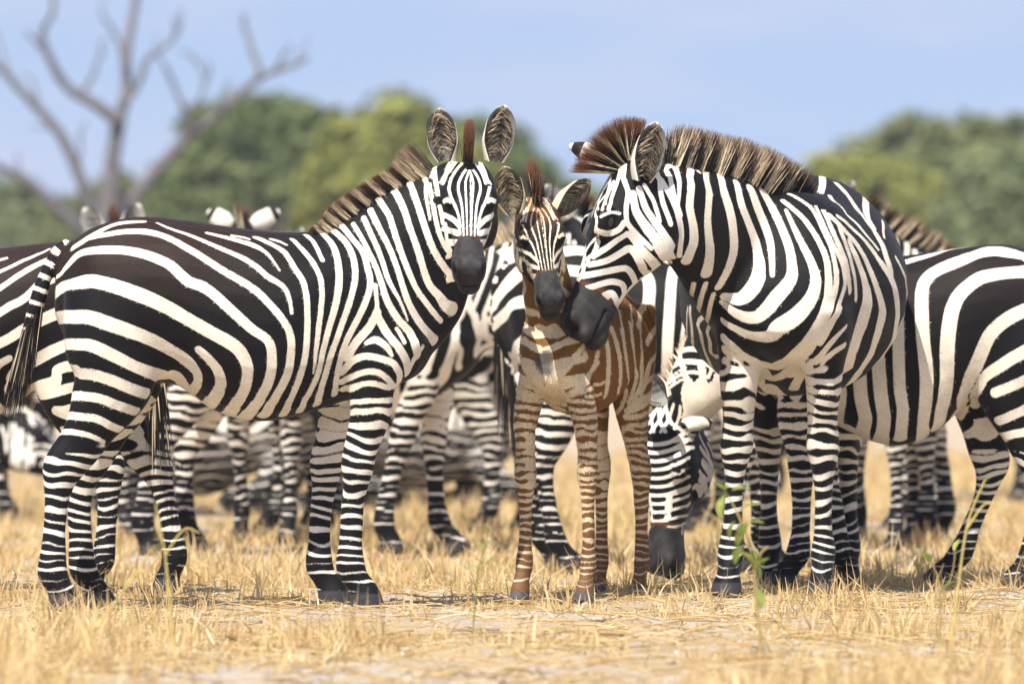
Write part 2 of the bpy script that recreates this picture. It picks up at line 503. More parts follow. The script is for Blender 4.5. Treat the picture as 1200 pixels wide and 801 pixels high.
def build_zebra(name, root, yaw, spec):
    """one zebra: an Empty on the ground under it, a continuous body mesh and its hair and eyes"""
    z = Zebra()
    z.root = empty(name, root, yaw)
    z.M = Matrix.Translation(Vector(root)) @ Matrix.Rotation(yaw, 4, 'Z')
    s = spec['scale']
    ch = {}
    ch['torso'] = Chain('torso', spec['torso'], 8, .92, (1, 0, 0))
    ch['neck'] = Chain('neck', spec['neck'], 10)
    ch['head'] = Chain('head', spec['head'], 8, .9)
    for k, l in zip(('fl', 'fr', 'hl', 'hr'), spec['legs']):
        if l is not None: ch[k] = Chain(k, l, 5)
    if spec.get('tail') is not None: ch['tail'] = Chain('tail', spec['tail'], 6)
    z.ch = ch
    hc = ch['head']
    hL = hc.len; O, ha, hs, hn = hc.c[0], hc.T[len(hc.T) // 3], hc.S[len(hc.S) // 3], hc.U[len(hc.U) // 3]
    parts = [c.geo(28 if c.name in ('torso', 'neck', 'head') else 18) for c in ch.values()]
    ks = hL / .57
    fm = spec.get('fine', 1.0)
    for sg in (1, -1):                              # jaw muscle, brow, nostril wing
        parts.append(ellipsoid(O + ha * .185 * ks + hs * sg * .062 * ks - hn * .10 * ks, np.array((.12, .045, .085)) * ks, np.array([ha, hs, hn])))
        parts.append(ellipsoid(O + ha * .210 * ks + hs * sg * .078 * ks + hn * .052 * ks, np.array((.055, .028, .034)) * ks, np.array([ha, hs, hn])))
        parts.append(ellipsoid(O + ha * .525 * ks + hs * sg * .043 * ks + hn * .018 * ks, np.array((.042, .024, .030)) * ks, np.array([ha, hs, hn])))
    parts.append(ellipsoid(O + ha * .535 * ks - hn * .075 * ks, np.array((.045, .045, .034)) * ks, np.array([ha, hs, hn])))
    # shoulder and haunch masses
    for k, sg in (('fl', 1), ('fr', -1)):
        if k in ch and spec.get('shoulder', True):
            c = ch[k].c[0]
            parts.append(ellipsoid(c + V3(-.01, -sg * .02, .06) * s, np.array((.15, .07, .24)) * s * spec.get('muscle', 1), np.array([[.9, 0, .43], [0, 1, 0], [-.43, 0, .9]])))
    vox = spec['vox']
    V, F, E = voxel_union(parts, vox)
    # ---- skeleton coordinates of every vertex
    names = list(ch)
    PR = {k: ch[k].param(V) for k in names}
    rho = np.stack([PR[k][0] for k in names], 1)
    srt = np.sort(rho, 1)
    crease = np.clip(1 - (srt[:, 1] - 1.0) / .45, 0, 1) ** .8
    headw = np.clip(1.25 - PR['head'][0], 0, 1)
    it = int(round((.030 * s / vox) ** 2 * 2.2))
    w = .5 * crease * np.where(PR['head'][0] < 1.15, .25, 1.0)
    w = smooth_np(np.repeat(w[:, None], 3, 1), E, np.full(len(V), .5), 6)[:, 0]
    V = smooth_np(V, E, w, min(it, 120))
    V = smooth_np(V, E, np.full(len(V), .45), 3)
    N = normals_np(V, F)
    # ---- sculpting of the head in head coordinates
    def hcoord(V):
        d = V - O
        return (d @ ha) / ks, (d @ hs) / ks, (d @ hn) / ks
    a_, s_, n_ = hcoord(V)
    inh = (PR['head'][0] < 1.35)
    def dent(pa, ps, pn, ra, rs, rn, depth):
        nonlocal V
        for sg in (1, -1):
            q = ((a_ - pa) / ra) ** 2 + ((s_ - sg * ps) / rs) ** 2 + ((n_ - pn) / rn) ** 2
            k = np.exp(-q * 1.5) * inh
            V = V - N * (k * depth * ks)[:, None]
    dent(.548, .054, .015, .018, .015, .018, .026)        # nostrils
    dent(.208, .106, .038, .026, .03, .018, .010)         # eye sockets
    dent(.36, .06, .035, .09, .03, .02, .006)             # hollow beside the nose bone
    mouth = np.exp(-((n_ + .052 + .10 * np.clip(.52 - a_, 0, 1)) / .006) ** 2) * (a_ > .455) * inh
    V = V - N * (mouth * .006 * ks)[:, None]
    # muscle and skin relief
    V = V + N * ((vnoise(V / s, 9, 1) * .0045 + vnoise(V / s, 23, 2) * .0018) * s)[:, None] * (1 - headw * .7)[:, None]
    N = normals_np(V, F)
    z.V, z.F, z.N, z.PR, z.names = V, F, N, PR, names
    z.bvh = BVHTree.FromPolygons([tuple(p) for p in V], [tuple(f) for f in F.tolist()])
    z.h = (O, ha, hs, hn, ks)
    z.s = s
    z.spec = spec
    z.hc = (a_, s_, n_)
    return z

# ---------------------------------------------------------------- coat pattern: marks are kept as points on the body they were drawn for
ORDER = (('head', 1.12), ('torso', 1.18), ('neck', 1.3), ('tail', 1.2), ('fl', 9), ('fr', 9), ('hl', 9), ('hr', 9))
def to_canon(z, pts, force=None):
    """points on a body (local) -> (chain, t, side, up) of each"""
    pr = {k: z.ch[k].param(pts) for k in z.ch}
    out = []
    for i in range(len(pts)):
        for k, lim in (((force, 99),) if force else ORDER):
            if k in pr and pr[k][0][i] < lim: break
        else:
            k = min(pr, key=lambda q: pr[q][0][i])
        out.append((k,) + tuple(pr[k][j][i] for j in (1, 2, 3)))
    return out

def from_canon(z, k, t, sd, up):
    c, T, S, U, a, bu, bd = z.ch[k].frame(np.array([t]))
    b = bu if up >= 0 else bd
    return (c + S * (sd * a)[:, None] + U * (up * b)[:, None])[0]

def snap(z, p):
    r = z.bvh.find_nearest(Vector(p))
    return np.array(r[0]) if r[0] is not None else np.array(p)

class Marks:
    """coat marks of one zebra, usable on any other of the same build"""
    foreign = False
    sides = (1, -1)
    def __init__(s, src, rows, force=None):
        s.src, s.rows = src, rows
        s.can = []
        for m, row in rows:
            r = np.array(row)
            s.can.append((m, to_canon(src, r[:, :3], force), r))
    def where(s, test, foreign=False):
        o = Marks.__new__(Marks); o.src = s.src; o.foreign = foreign
        o.can = []
        for m, c, r in s.can:
            k = [i for i in range(len(c)) if test(c[i])]
            if len(k) > 1: o.can.append((m, [c[i] for i in k], r[k]))
        return o
    def only(s, chains):
        return s.where(lambda c: c[0] in chains)

def lay_marks(z, marks, wf=1.0):
    """list of Marks -> dense points on the surface of z with half widths"""
    pts, hws = [], []
    for M_ in marks:
        for m, can, r in M_.can:
            own = M_.src is z
            for sg in (M_.sides if m else (1,)):
                q = []
                for c, p in zip(can, r):
                    if c[0] not in z.ch: q.append(None); continue
                    if sg < 0 and m == 2 and (p[0] > -.02 * z.s or c[0] in ('neck', 'head', 'fl', 'fr')): q.append(None); continue
                    if own and sg == 1: q.append(p[:3]); continue
                    if own:
                        if c[0] in ('neck', 'head'):
                            cc, T, S, U, a, bu, bd = z.ch[c[0]].frame(np.array([c[1]]))
                            q.append(p[:3] - 2 * S[0] * ((p[:3] - cc[0]) @ S[0]))
                        else: q.append(p[:3] * np.array([1, -1, 1]))
                        continue
                    k = c[0]
                    if sg < 0 and k in ('fl', 'fr', 'hl', 'hr'): k = {'fl': 'fr', 'fr': 'fl', 'hl': 'hr', 'hr': 'hl'}[k]
                    if k not in z.ch: q.append(None); continue
                    q.append(from_canon(z, k, c[1], c[2] * sg, c[3]))
                h = r[:, 3] / M_.src.s * z.s * wf
                runs, cur = [], []
                for qq, hh in zip(q, h):
                    if qq is None or (cur and np.linalg.norm(qq - cur[-1][:3]) > .33 * z.s):
                        runs.append(cur); cur = []
                    if qq is not None: cur.append(np.append(qq, hh))
                runs.append(cur)
                for run in runs:
                    if len(run) < 2: continue
                    c = catmull(np.array(run), 3)
                    for p0, p1 in zip(c[:-1], c[1:]):
                        n = max(1, int(np.linalg.norm(p1[:3] - p0[:3]) / .0035))
                        for f in np.arange(n + 1) / n:
                            pm = p0 * (1 - f) + p1 * f
                            pts.append(snap(z, pm[:3])); hws.append(max(pm[3], .001))
    return np.array(pts), np.array(hws)

def mark_field(V, pts, hws):
    kd = KDTree(len(pts))
    for i, p in enumerate(pts): kd.insert(p, i)
    kd.balance()
    out = np.empty(len(V))
    for j, v in enumerate(V):
        b = -1.0
        for co, i, d in kd.find_n(v, 6):
            x = hws[i] - d
            if x > b: b = x
        out[j] = b
    return out

def leg_rings(z, V, seed, black=.10, dens=1.0):
    """ring bands down the legs: value > 0 white"""
    s = z.s
    zz = V[:, 2] / s
    # closer rings low down
    ph = np.interp(zz, [0, .1, .2, .35, .5, .65, .8, 1.0], [0, 3.2, 6.6, 10.6, 14.6, 18.4, 22.2, 27]) * dens
    ph = ph + .55 * vnoise(V / s, 11, seed) + .22 * vnoise(V / s, 34, seed + 3)
    slope = (V[:, 0] / s) * 1.6
    br = np.sin(2 * np.pi * (ph + slope)) + .35 * np.sin(2 * np.pi * (.5 * ph + slope) + 2 * vnoise(V / s, 6, seed + 5))
    low = np.interp(zz, [.08, .16, .3, .55, .68], [-1.0, -.6, -.42, -.2, .08])
    return (br + low) * .006

def paint(z, marks, seed=1.0, warp=0.0, wf=1.0, keep=None, foal=False, white=(.80, .725, .60), rings_top=.735, hind_top=.56, belly=True, white_body=None):
    V, N, s = z.V, z.N, z.s
    a_, s_, n_ = z.hc
    spec = z.spec
    pts, hws = lay_marks(z, marks, wf)
    Vw = V
    if warp:                                     # slide the pattern along the skin
        dv = np.stack([vnoise(V / s, 4.1, seed), vnoise(V / s, 3.7, seed + 9), vnoise(V / s, 4.6, seed + 4)], 1)
        Vw = V + warp * s * (dv - N * (dv * N).sum(1, keepdims=True)) * np.clip((z.PR['head'][0] - 1.1) / .6, .1, 1)[:, None]
    f = mark_field(Vw, pts, hws)
    names = z.names
    rho = np.stack([z.PR[k][0] for k in names], 1)
    own = rho.argmin(1)
    isleg = np.zeros(len(V), bool)
    fore = np.zeros(len(V), bool)
    for i, k in enumerate(names):
        if k in ('fl', 'fr', 'hl', 'hr'): isleg |= own == i
        if k in ('fl', 'fr'): fore |= own == i
    zz = V[:, 2] / s
    top = np.where(fore, rings_top, hind_top)
    lw = np.clip((top + .03 - zz) / .07, 0, 1) * isleg
    lw = np.where(zz < .45, 1.0, lw)
    headv = np.where(z.PR['head'][0] < 1.4, 1, 0)
    if spec.get('grazing'): lw = lw * (1 - headv)
    rings = leg_rings(z, V, seed)
    f = f * (1 - lw) + rings * lw
    # inner legs and belly pale
    ti = names.index('torso')
    for i, k in enumerate(names):
        if k in ('fl', 'fr', 'hl', 'hr'):
            inw = np.clip((-N[:, 1] * (1 if k[1] == 'l' else -1) - .35) / .3, 0, 1) * (own == i)
            inw = inw * np.clip((zz - .36) / .2, 0, 1) * np.clip((.88 - zz) / .06, 0, 1)
            far = np.clip((-f - .036) / .01, 0, 1) * (own == i) * (zz < .8)
            f = f * (1 - far) + rings * far
            f = f + .0055 * inw
    if belly:
        bw = .6 * np.clip((-N[:, 2] - .72) / .28, 0, 1) * (own == ti) * (zz > .45)
        f = f + bw * .012
    stripe = np.clip(f / np.where(z.PR['head'][0] < 1.25, .0055 * s, .009 * s), -1.5, 1.5)
    n = len(V)
    wc = np.tile(np.array(white), (n, 1))
    # creamier above, whiter on legs and face
    pale = np.clip((.62 - zz) / .25, 0, 1)[:, None]
    wc = wc * (1 - pale) + np.array((.76, .71, .63)) * pale
    wc = np.where((z.PR['head'][0] < 1.2)[:, None], np.array((.78, .74, .67)), wc)
    bc = np.tile(np.array((.0065, .006, .007)), (n, 1))
    if foal:
        hd = (own == names.index('head')) | (z.PR['head'][0] < 1.25)
        k = np.clip((zz - .12) / .2, 0, 1) * ~hd
        k = k[:, None]
        bc = bc * (1 - k) + np.array((.19, .086, .022)) * k
        wc = np.where((~hd)[:, None], np.array((.72, .60, .42)), wc)
        low = np.clip((.42 - zz) / .3, 0, 1)[:, None]
        bc = bc * (1 - low) + np.array((.17, .085, .038)) * low
        wc = wc * (1 - low) + np.array((.58, .45, .31)) * low
        up_ = np.clip((.24 - a_) / .10, 0, 1) * hd
        bc = bc * (1 - .8 * up_[:, None]) + np.array((.085, .042, .016)) * .8 * up_[:, None]
        wc = np.where(hd[:, None], wc * np.array((.97, .90, .78)), wc)
        fore_ = np.clip(1 - np.abs(a_ - .03) / .15, 0, 1) ** .6 * np.clip(1.2 - np.abs(s_) / .055, 0, 1) * (n_ > .02) * headv
        bc = bc * (1 - fore_[:, None]) + np.array((.22, .09, .025)) * fore_[:, None]
        wc = wc * (1 - .7 * fore_[:, None]) + np.array((.3, .14, .05)) * .7 * fore_[:, None]
    else:
        brown = spec.get('brown', .5)
        k = (np.clip((zz - .95) / .25, 0, 1) * np.clip((.25 - V[:, 0] / s) / .3, 0, 1) * brown)[:, None] * (own == ti)[:, None]
        bc = bc * (1 - k) + np.array((.024, .012, .008)) * k
    # muzzle, lips, brown nose band, eyelids, hooves
    if True:
        mz = a_ + .30 * (n_ + .01) * (n_ < -.01) - .12 * np.abs(s_) + .006 * vnoise(V / s, 40, seed)
        inh = z.PR['head'][0] < 1.5
        mouth_ = np.exp(-((n_ + .052 + .10 * np.clip(.52 - a_, 0, 1)) / .004) ** 2) * (a_ > .45) * inh
        muz = np.clip((mz - .405) / .008, -1.5, 1.5)
        muz = np.where(inh, muz, -1.5)
        band = np.clip((mz - .380) / .02, 0, 1) * inh
        bc = np.where((band > 0)[:, None], bc * (1 - band[:, None]) + np.array((.095, .042, .018)) * band[:, None], bc)
        wc = np.where((band > 0)[:, None], wc * (1 - .45 * band[:, None]) + np.array((.35, .2, .12)) * .45 * band[:, None], wc)
        stripe = np.where(muz > 0, np.minimum(stripe, -muz), stripe)
        bc = np.where((muz > 0)[:, None], np.array((.030, .028, .029)), bc)
        nos = sum(np.exp(-(((a_ - .546 + .35 * (n_ - .015)) / .021) ** 2 + ((n_ - .015) / .022) ** 2 + ((s_ - sg * .054) / .017) ** 2)) for sg in (1, -1))
        rim = sum(np.exp(-(((a_ - .540) / .022) ** 2 + ((n_ + .012) / .018) ** 2 + ((s_ - sg * .062) / .014) ** 2)) for sg in (1, -1))
        sk = (muz > 0) * (1 + .35 * vnoise(V, 60, seed) + .25 * vnoise(V, 140, seed + 2))
        bc = np.where((muz > 0)[:, None], np.array((.030, .028, .029)) * np.clip(sk, .5, 1.7)[:, None] + np.array((.10, .095, .095)) * (rim * inh)[:, None], bc)
        bc = bc * (1 - .93 * np.clip(nos * 1.9, 0, 1) * inh)[:, None]
        bc = bc * (1 - .85 * np.clip(mouth_ * 1.2, 0, 1))[:, None]
        chin = np.clip((-n_ - .085) / .02, 0, 1) * (muz > 0)
        bc = bc + np.array((.035, .028, .022)) * chin[:, None]
        for sg in (1, -1):
            d1, d2 = (a_ - .208) * .93 + (n_ - .040) * .37, (n_ - .040) * .93 - (a_ - .208) * .37
            e = np.sqrt((d1 / 1.7) ** 2 + d2 ** 2 + ((s_ - sg * .112) * .6) ** 2)
            lid = np.clip((.0165 - e) / .004, -1.5, 1.5) * 1.0
            lid = np.where(inh, lid, -1.5)
            stripe = np.where(lid > -1, np.minimum(stripe, -lid), stripe)
    hoof = np.clip((.055 - zz) / .006, -1.5, 1.5)
    stripe = np.where(zz < .07, np.minimum(stripe, -hoof), stripe)
    hf = np.clip((.055 - zz) / .006, 0, 1)[:, None]
    bc = bc * (1 - hf) + np.array(spec.get('hoof', (.045, .043, .047))) * hf
    if 'tail' in names:
        tl = own == names.index('tail')
        ph = z.PR['tail'][1] * 9
        stripe = np.where(tl, np.clip((np.sin(2 * np.pi * ph) - .1 - .9 * z.PR['tail'][1]) * 1.5, -1.5, 1.5), stripe)
    if spec.get('patch'): stripe, wc, bc = spec['patch'](z, stripe, wc, bc)
    z.stripe, z.wc, z.bc = stripe, wc, bc

def ears_local(z):
    O, a, sv, n, k = z.h
    spec = z.spec
    E = spec.get('ears')
    if E is None:
        E = []
        for sg in (1, -1):
            b = O + a * .012 * k + sv * sg * .066 * k + n * .035 * k
            tip = b + (-a * .150 + sv * sg * .055 + n * .02) * k
            E.append((b, tip, n * .9 + sv * sg * .35 + a * .1, .088 * k))
    return E

def fur(z, count, length, lift=.3, seed=3):
    """short coat hairs lying along the body"""
    g = np.random.default_rng(seed)
    V, F, N = z.V, z.F, z.N
    A = np.linalg.norm(np.cross(V[F[:, 2]] - V[F[:, 0]], V[F[:, 3]] - V[F[:, 1]]), axis=1)
    f = g.choice(len(F), count, p=A / A.sum())
    w = g.dirichlet((1, 1, 1, 1), count)
    p = (V[F[f]] * w[..., None]).sum(1)
    vi = F[f, w.argmax(1)]
    rho = np.stack([z.PR[k][0] for k in z.names], 1)
    own = rho.argmin(1)[vi]
    flow = np.zeros((count, 3))
    for i, k in enumerate(z.names):
        q = own == i
        c, T, S_, U, a, bu, bd = z.ch[k].frame(z.PR[k][1][vi[q]])
        flow[q] = T * (1 if k in ('fl', 'fr', 'hl', 'hr', 'tail') else -1)
        if k in ('torso', 'neck'): flow[q] += np.array([0, 0, -.35])
    n = N[vi]
    flow = flow + g.normal(0, .15, (count, 3))
    flow -= n * (flow * n).sum(1, keepdims=True); flow /= np.linalg.norm(flow, axis=1, keepdims=True) + 1e-9
    muz = (z.hc[0][vi] > .39) & (z.PR['head'][0][vi] < 1.4)
    L = length * g.uniform(.5, 1.15, count) * np.where(z.PR['head'][0][vi] < 1.3, .65, 1) * np.where(muz, .3, 1) * np.where(V[vi, 2] < .07, .0, 1) * np.where(V[vi, 2] < .62 * z.s, .6, 1)
    d = flow + n * (lift * g.uniform(.3, 1.3, count))[:, None]
    side = np.cross(flow, n)
    wd = .0011 * g.uniform(.7, 1.3, count)[:, None]
    p0 = p - n * .0006
    mid = p0 + d * (L * .55)[:, None]
    tip = p0 + d * L[:, None] - n * (L * lift * .35)[:, None]
    v = np.stack([p0 - side * wd, p0 + side * wd, mid + side * wd * .8, mid - side * wd * .8, tip], 1)
    keep = L > .0005
    v, vi = v[keep], vi[keep]; m = len(v)
    b = np.arange(m)[:, None] * 5
    o = mesh_np('coat_hair', v.reshape(-1, 3), [b + np.array([[0, 1, 2, 3]]), b + np.array([[3, 2, 4]])], MAT['coat'], z.root)
    j = g.uniform(.72, 1.22, m)
    set_attr(o, 'stripe', np.repeat(z.stripe[vi], 5)); set_attr(o, 'wcol', np.repeat(z.wc[vi] * j[:, None], 5, 0)); set_attr(o, 'bcol', np.repeat(z.bc[vi] * (j * 1.2)[:, None], 5, 0))

def finish_zebra(z, mane=True, mane_h=.10, crest_h=.15, strands=1500, tuft=True, tuft_len=.30, tuft_dir=(-.12, 0, -1), tuft_col=0.0, mane_t0=.12, mane_t1=1.0, mane_side=-1, fan=False, fr_w=.012, fr_n=.35, tip=(.3, 1.0), fringe=True, lean=0.0, mane_w=.022):
    V, F = z.V, z.F
    vs, fs, st, wc, bc = [V], [F], [z.stripe], [z.wc], [z.bc]
    o = len(V)
    for b, t, op, w in ears_local(z):
        ev, eq, es, ew, eb = ear_geo(b, t, op, w)
        if 'ear_tint' in z.spec: ew = ew * np.array(z.spec['ear_tint'])
        vs.append(ev); fs.append(eq + o); st.append(es); wc.append(ew); bc.append(eb); o += len(ev)
    body = mesh_np('body', np.vstack(vs), [np.vstack(fs)], MAT['coat'], z.root)
    set_attr(body, 'stripe', np.concatenate(st))
    set_attr(body, 'wcol', np.vstack(wc)); set_attr(body, 'bcol', np.vstack(bc))
    z.body = body
    O, a, sv, n, k = z.h
    for sg in (1, -1):
        p = O + a * .208 * k + sv * sg * .15 * k + n * .042 * k
        r = z.bvh.ray_cast(Vector(p), Vector(-sv * sg))
        c = np.array(r[0]) - sv * sg * .0085 * k if r[0] is not None else p
        ev, eq, et = ellipsoid(c, np.array((.0205, .017, .0155)) * k, np.array([a, sv, n]), 10)
        mesh_np('eye', ev, [eq, et], MAT['eye'], z.root)
    kd = KDTree(len(V))
    for i, p in enumerate(V): kd.insert(p, i)
    kd.balance()
    def strand_mesh(nm, roots, dirs, lens, width, stripe, tips, bend):
        n_ = len(roots)
        up = dirs / np.linalg.norm(dirs, axis=1, keepdims=True)
        rnd = rng.normal(size=(n_, 3)); side = np.cross(up, rnd); side /= np.linalg.norm(side, axis=1, keepdims=True)
        rows = []; al = []
        for q, wq in ((0, 1.0), (.4, .9), (.75, .6), (1.0, .12)):
            c = roots + up * (lens * q)[:, None] + bend * (q * q) * lens[:, None]
            rows.append(c - side * (width * wq / 2)); rows.append(c + side * (width * wq / 2)); al += [q, q]
        v = np.stack(rows, 1).reshape(-1, 3)
        base = np.arange(n_)[:, None] * 8
        f = np.concatenate([base + np.array([2 * i, 2 * i + 1, 2 * i + 3, 2 * i + 2])[None] for i in range(3)])
        o_ = mesh_np(nm, v, [f], MAT['mane'], z.root)
        set_attr(o_, 'along', np.tile(al, n_)); set_attr(o_, 'stripe', np.repeat(stripe, 8)); set_attr(o_, 'tip', np.repeat(tips, 8))
        return o_
    if mane:
        roots, dirs, lens, sts, tps = [], [], [], [], []
        nk = z.ch['neck']
        for i in range(strands):
            t = mane_t0 + (mane_t1 - mane_t0) * (i + random.random()) / strands
            c, T, S, U, aa, bu, bd = nk.frame(np.array([min(t, 1)]))
            lat = random.gauss(0, mane_w) * z.s
            p = c[0] + U[0] * bu[0] * 1.0 + S[0] * lat
            p = snap(z, p)
            env = math.sin(math.pi * min(1, max(0, (t - mane_t0) / .35)) / 2) * .75 + .25
            h = (mane_h * env * (1 - max(0, t - .75) / .25) + crest_h * max(0, t - .75) / .25) * z.s * random.uniform(.72, 1.08)
            d = U[0] + S[0] * random.gauss(0, .10) + T[0] * (random.gauss(0, .07) + lean) + S[0] * lat / z.s * 2
            roots.append(p - U[0] * .006); dirs.append(d); lens.append(h)
            ps = snap(z, c[0] + U[0] * bu[0] * .62 + S[0] * aa[0] * .8 * mane_side)
            sts.append(z.stripe[kd.find(ps)[1]]); tps.append(random.uniform(*tip))
        mroots = len(roots)
        if fringe:
            for i in range(strands // (3 if fan else 4)):
                t = random.uniform(-.45, 1) if fan else random.random()
                p = O + a * ((.10 * t - .05) if fan else (.10 * t * t - .02)) * k + n * .09 * k + sv * random.gauss(0, fr_w) * k
                p = snap(z, p)
                h = crest_h * z.s * random.uniform(.75, 1.05) * (1 - .45 * t)
                roots.append(p - n * .005); dirs.append(n * (.25 + .75 * t) - a * (.95 - 1.35 * t) + sv * random.gauss(0, .2) if fan else n * (fr_n + .55 * t) - a * (1.0 - .75 * t) + sv * random.gauss(0, fr_w * 7)); lens.append(h / (1 - .45 * t) if fan else h)
                sts.append((1.0 if math.sin(t * 40) > .55 else -1.0) if fan else -1.0 if random.random() < .85 else 1.0); tps.append(1.0)
        wd = .0026 * z.s * max(1, (5000 / strands) ** .5)
        for nm, i0, i1 in (('mane', 0, mroots), ('forelock', mroots, len(roots))):
            if i1 > i0: strand_mesh(nm, np.array(roots[i0:i1]), np.array(dirs[i0:i1]), np.array(lens[i0:i1]), wd, np.array(sts[i0:i1]), np.array(tps[i0:i1]), V3(0, 0, 0))
    if tuft and 'tail' in z.ch:
        tc = z.ch['tail']
        m = 1500 if strands > 1400 else 350
        roots, dirs, lens, sts = [], [], [], []
        for i in range(m):
            t = .5 + .5 * random.random() ** .8
            c, T, S, U, aa, bu, bd = tc.frame(np.array([t]))
            an = random.uniform(0, 2 * math.pi)
            roots.append(c[0] + (S[0] * math.cos(an) * aa[0] + U[0] * math.sin(an) * bu[0]) * .8)
            dirs.append(T[0] * .8 + V3(*tuft_dir) * .8 + (S[0] * math.cos(an) + U[0] * math.sin(an)) * random.uniform(.0, .22) )
            lens.append(tuft_len * z.s * random.uniform(.4, 1.0)); sts.append(-1.0 if random.random() < .9 else .3)
        strand_mesh('tail_tuft', np.array(roots), np.array(dirs), np.array(lens), (.003 if strands > 1400 else .006) * z.s, np.array(sts), np.full(m, tuft_col), V3(0, 0, -.15))
    if strands > 1400:
        roots, dirs, lens, sts = [], [], [], []
        for b, t, op, w in ears_local(z):
            b, t, op = V3(*b), V3(*t), V3(*op)
            L = np.linalg.norm(t - b); d = (t - b) / L; op = op - d * (d @ op); op /= np.linalg.norm(op); r_ = np.cross(d, op)
            for i in range(420):
                sg = random.choice((1, -1)); l = random.uniform(.02, .85)
                wl = w / 2 * (.60 + .45 * math.sin(math.pi * l)) * (1 if l < .6 else 1 - (l - .6) * 1.3)
                roots.append(b + d * L * l + r_ * sg * wl * random.uniform(.55, .95) + op * w * random.uniform(-.12, .12))
                dirs.append(-r_ * sg * random.uniform(.4, 1.2) + d * random.uniform(.4, 1.3) + op * random.uniform(-.1, .4)); lens.append(L * random.uniform(.12, .28)); sts.append(1.0 if random.random() < .45 else -1.0)
        strand_mesh('ear_hair', np.array(roots), np.array(dirs), np.array(lens), .0016 * z.s, np.array(sts), np.full(len(roots), 0.0), V3(0, 0, -.1))
    # the bulky arrays are not needed any more
    z.V = z.F = z.N = z.PR = z.hc = z.bvh = None
    return z

